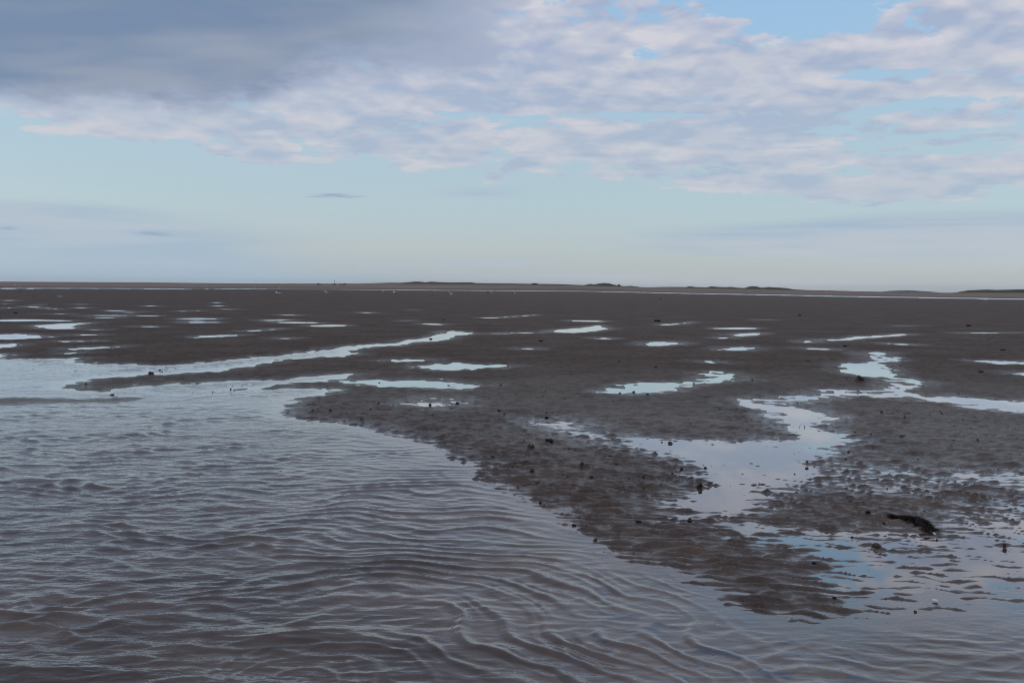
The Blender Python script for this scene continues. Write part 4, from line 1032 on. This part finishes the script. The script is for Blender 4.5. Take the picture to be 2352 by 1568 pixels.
CATS = {'l': 'sand lump', 'w': 'seaweed', 'g': 'green weed', 's': 'stick', 't': 'worm tube'}
for (c, x, y, w, kd, lb), (px, py, sc), p in zip(ITEMS, kp, kh):
    W = w / sc / 3306 * p.y * (0.68 if kd == 'l' else 0.80)
    if kd == 'l': o = make_lump(W, rng)
    elif kd == 'w': o = make_weed(W * 1.15, rng, WEED)
    elif kd == 'g': o = make_weed(W * 1.15, rng, GREEN, 'green_weed')
    elif kd == 's': o = make_stick(W, rng)
    else: o = make_stick(W * 1.5, rng, True)
    o.location = (p.x, p.y, p.z - 0.002); o.rotation_euler = (0, 0, rng.uniform(-0.5, 0.5))
    if kd == 'w': o.scale = (1, 0.9, 1.15)
    if lb: tag(o, lb, CATS[kd])
    else: tag(o, place_label(kd, px, py, w / sc), CATS[kd], SHARED[kd][1])

# the large hairy seaweed
path4 = [K('k6', *q)[:2] for q in ((1480, 118), (1545, 120), (1610, 128), (1670, 145), (1725, 170), (1775, 203))]
ph_ = hits(path4)
root = ph_[2].copy()
e = bpy.data.objects.new('large_seaweed', None); COL.objects.link(e); e.location = root
tag(e, 'large black hairy seaweed lying curved on the rippled sand at right', 'seaweed')
rel = [q - root for q in ph_]
bm = bm_new(); rads = [0.003, 0.009, 0.018, 0.023, 0.021, 0.011]
fine_pts = []; fr_ = []
for i in range(len(rel) - 1):
    for t in (0, .33, .66): fine_pts.append(rel[i].lerp(rel[i + 1], t)); fr_.append(rads[i] * (1 - t) + rads[i + 1] * t)
fine_pts.append(rel[-1]); fr_.append(rads[-1])
tube(bm, [q + Vector((0, 0, r * 0.55)) for q, r in zip(fine_pts, fr_)], fr_, 10)
from mathutils import noise as mnoise
for v in bm.verts: v.co += v.co.normalized() * 0 + Vector((mnoise.noise(v.co * 40), mnoise.noise(v.co * 40 + Vector((5, 5, 5))), mnoise.noise(v.co * 40 + Vector((9, 1, 3))))) * 0.022
bm_obj('stem_mass', bm, WEED, e)
bm = bm_new()
for k in range(2600):
    i = rng.randrange(1, len(fine_pts)); q = fine_pts[i]; r = fr_[i]
    a = rng.uniform(0, math.pi); off = Vector((math.cos(a) * r * 0.3, -math.cos(a) * r * 0.9, math.sin(a) * r * 0.9 + r * .5))
    strand(bm, q + off, (rng.uniform(-0.2, 1), rng.uniform(-1, 0.4), 0), rng.uniform(0.015, 0.05), 0.0013, rng, rng.uniform(0.0, 0.6), 3)
o = bm_obj('frond_hairs', bm, WEED, e, False); tag(o, kind='stuff')
for k in range(6):
    bm = bm_new(); q = fine_pts[-1 - k]; blob_bm(bm, q + Vector((rng.uniform(-.02, .02), -0.02, 0.012)), 0.009, rng, (1, 1, .8), .3, 1); bm_obj('sand_clot', bm, LUMP, e)

# white shell
sp_ = hits([K('k6', 1795, 655)[:2]])[0]
bm = bm_new(); rings = []
for k in range(6):
    f = k / 5; rings.append(ellipse_ring(((f - .5) * 0.032, 0, 0.010), (0, 1, 0), (0, 0, 1), 0.013 * math.sin(math.pi * (0.12 + 0.8 * f)) , 0.007 * math.sin(math.pi * (0.12 + 0.8 * f)), 10))
loft(bm, rings); o = bm_obj('shell', bm, SHELL); o.location = sp_; o.rotation_euler = (0, 0, -0.8); tag(o, 'white shell lying in the shallow water at lower right', 'shell')

# crumbs and worm casts nobody could count
bm = bm_new()
n = 3600
D_ = 4.2 * (75 / 4.2) ** np.array([rng.random() ** 0.8 for _ in range(n)])
u_ = np.array([rng.uniform(-0.66, 0.66) for _ in range(n)])
X_ = D_ * u_; zz, riv, npool_, *_r = height(X_, D_, True)
V, Fc = [], []
tet = [Vector(v) for v in ((1, 0, 0), (0.3, 0.9, 0), (-0.8, 0.55, 0), (-0.75, -0.6, 0), (0.35, -0.9, 0), (0.2, 0.1, 0.75), (-0.3, -0.1, 0.6))]
tf = [(0, 1, 5), (1, 2, 5), (2, 6, 5), (2, 3, 6), (3, 4, 6), (4, 5, 6), (4, 0, 5)]
for i in range(n):
    if zz[i] < 0.004 or riv[i] < 0.002: continue
    r = rng.uniform(0.003, 0.008) * (1 + D_[i] / 18) * (0.7 if rng.random() < .7 else 1.3)
    b0 = len(V); a = rng.uniform(0, 6.28); ca, sa = math.cos(a), math.sin(a)
    for t in tet:
        j = 1 + rng.uniform(-.3, .3)
        V.append((X_[i] + (t.x * ca - t.y * sa) * r * j * 1.2, D_[i] + (t.x * sa + t.y * ca) * r * j, zz[i] + t.z * r * j - 0.001))
    Fc += [tuple(b0 + q for q in f) for f in tf]
me = bpy.data.meshes.new('worm_casts'); me.from_pydata(V, [], Fc)
tag(link('worm_casts', me, LUMP), 'tiny dark worm casts and crumbs strewn over the mud flat', kind='stuff')

# flecks of foam on the stream
FOAM = simple('foam', (0.45, 0.44, 0.43), (0.60, 0.60, 0.59), 80, 0.6)
bm = bm_new()
for k in range(70):
    px = rng.uniform(1500, 4000); py = rng.uniform(2280, 2720)
    x_, y_ = unproj(px * .57422, py * .57422)
    if height(np.array([x_]), np.array([y_]), True)[1][0] > -0.004: continue
    blob_bm(bm, (x_, y_, 0.003), rng.uniform(0.0018, 0.0045), rng, (1.6, 1, .5), .3, 1)
tag(bm_obj('foam_flecks', bm, FOAM), 'tiny pale foam flecks drifting on the shallow stream', kind='stuff')

# ------------------------------------------------------------------ the air: far land fades a little to blue
bm = bm_new(); add_box(bm, (0, 0, 38.5), (90000, 30000, 80)); 
hm = bpy.data.materials.new('haze_air'); hm.use_nodes = True; ht = hm.node_tree; ht.nodes.clear()
pv = ht.nodes.new('ShaderNodeVolumePrincipled'); pv.inputs['Color'].default_value = (0.90, 0.95, 1.0, 1); pv.inputs['Density'].default_value = 0.00004; pv.inputs['Anisotropy'].default_value = 0.2
ho = ht.nodes.new('ShaderNodeOutputMaterial'); ht.links.new(pv.outputs[0], ho.inputs['Volume'])
hz_o = bm_obj('haze', bm, hm, None, False); tag(hz_o, 'thin sea haze over the flats', kind='stuff')
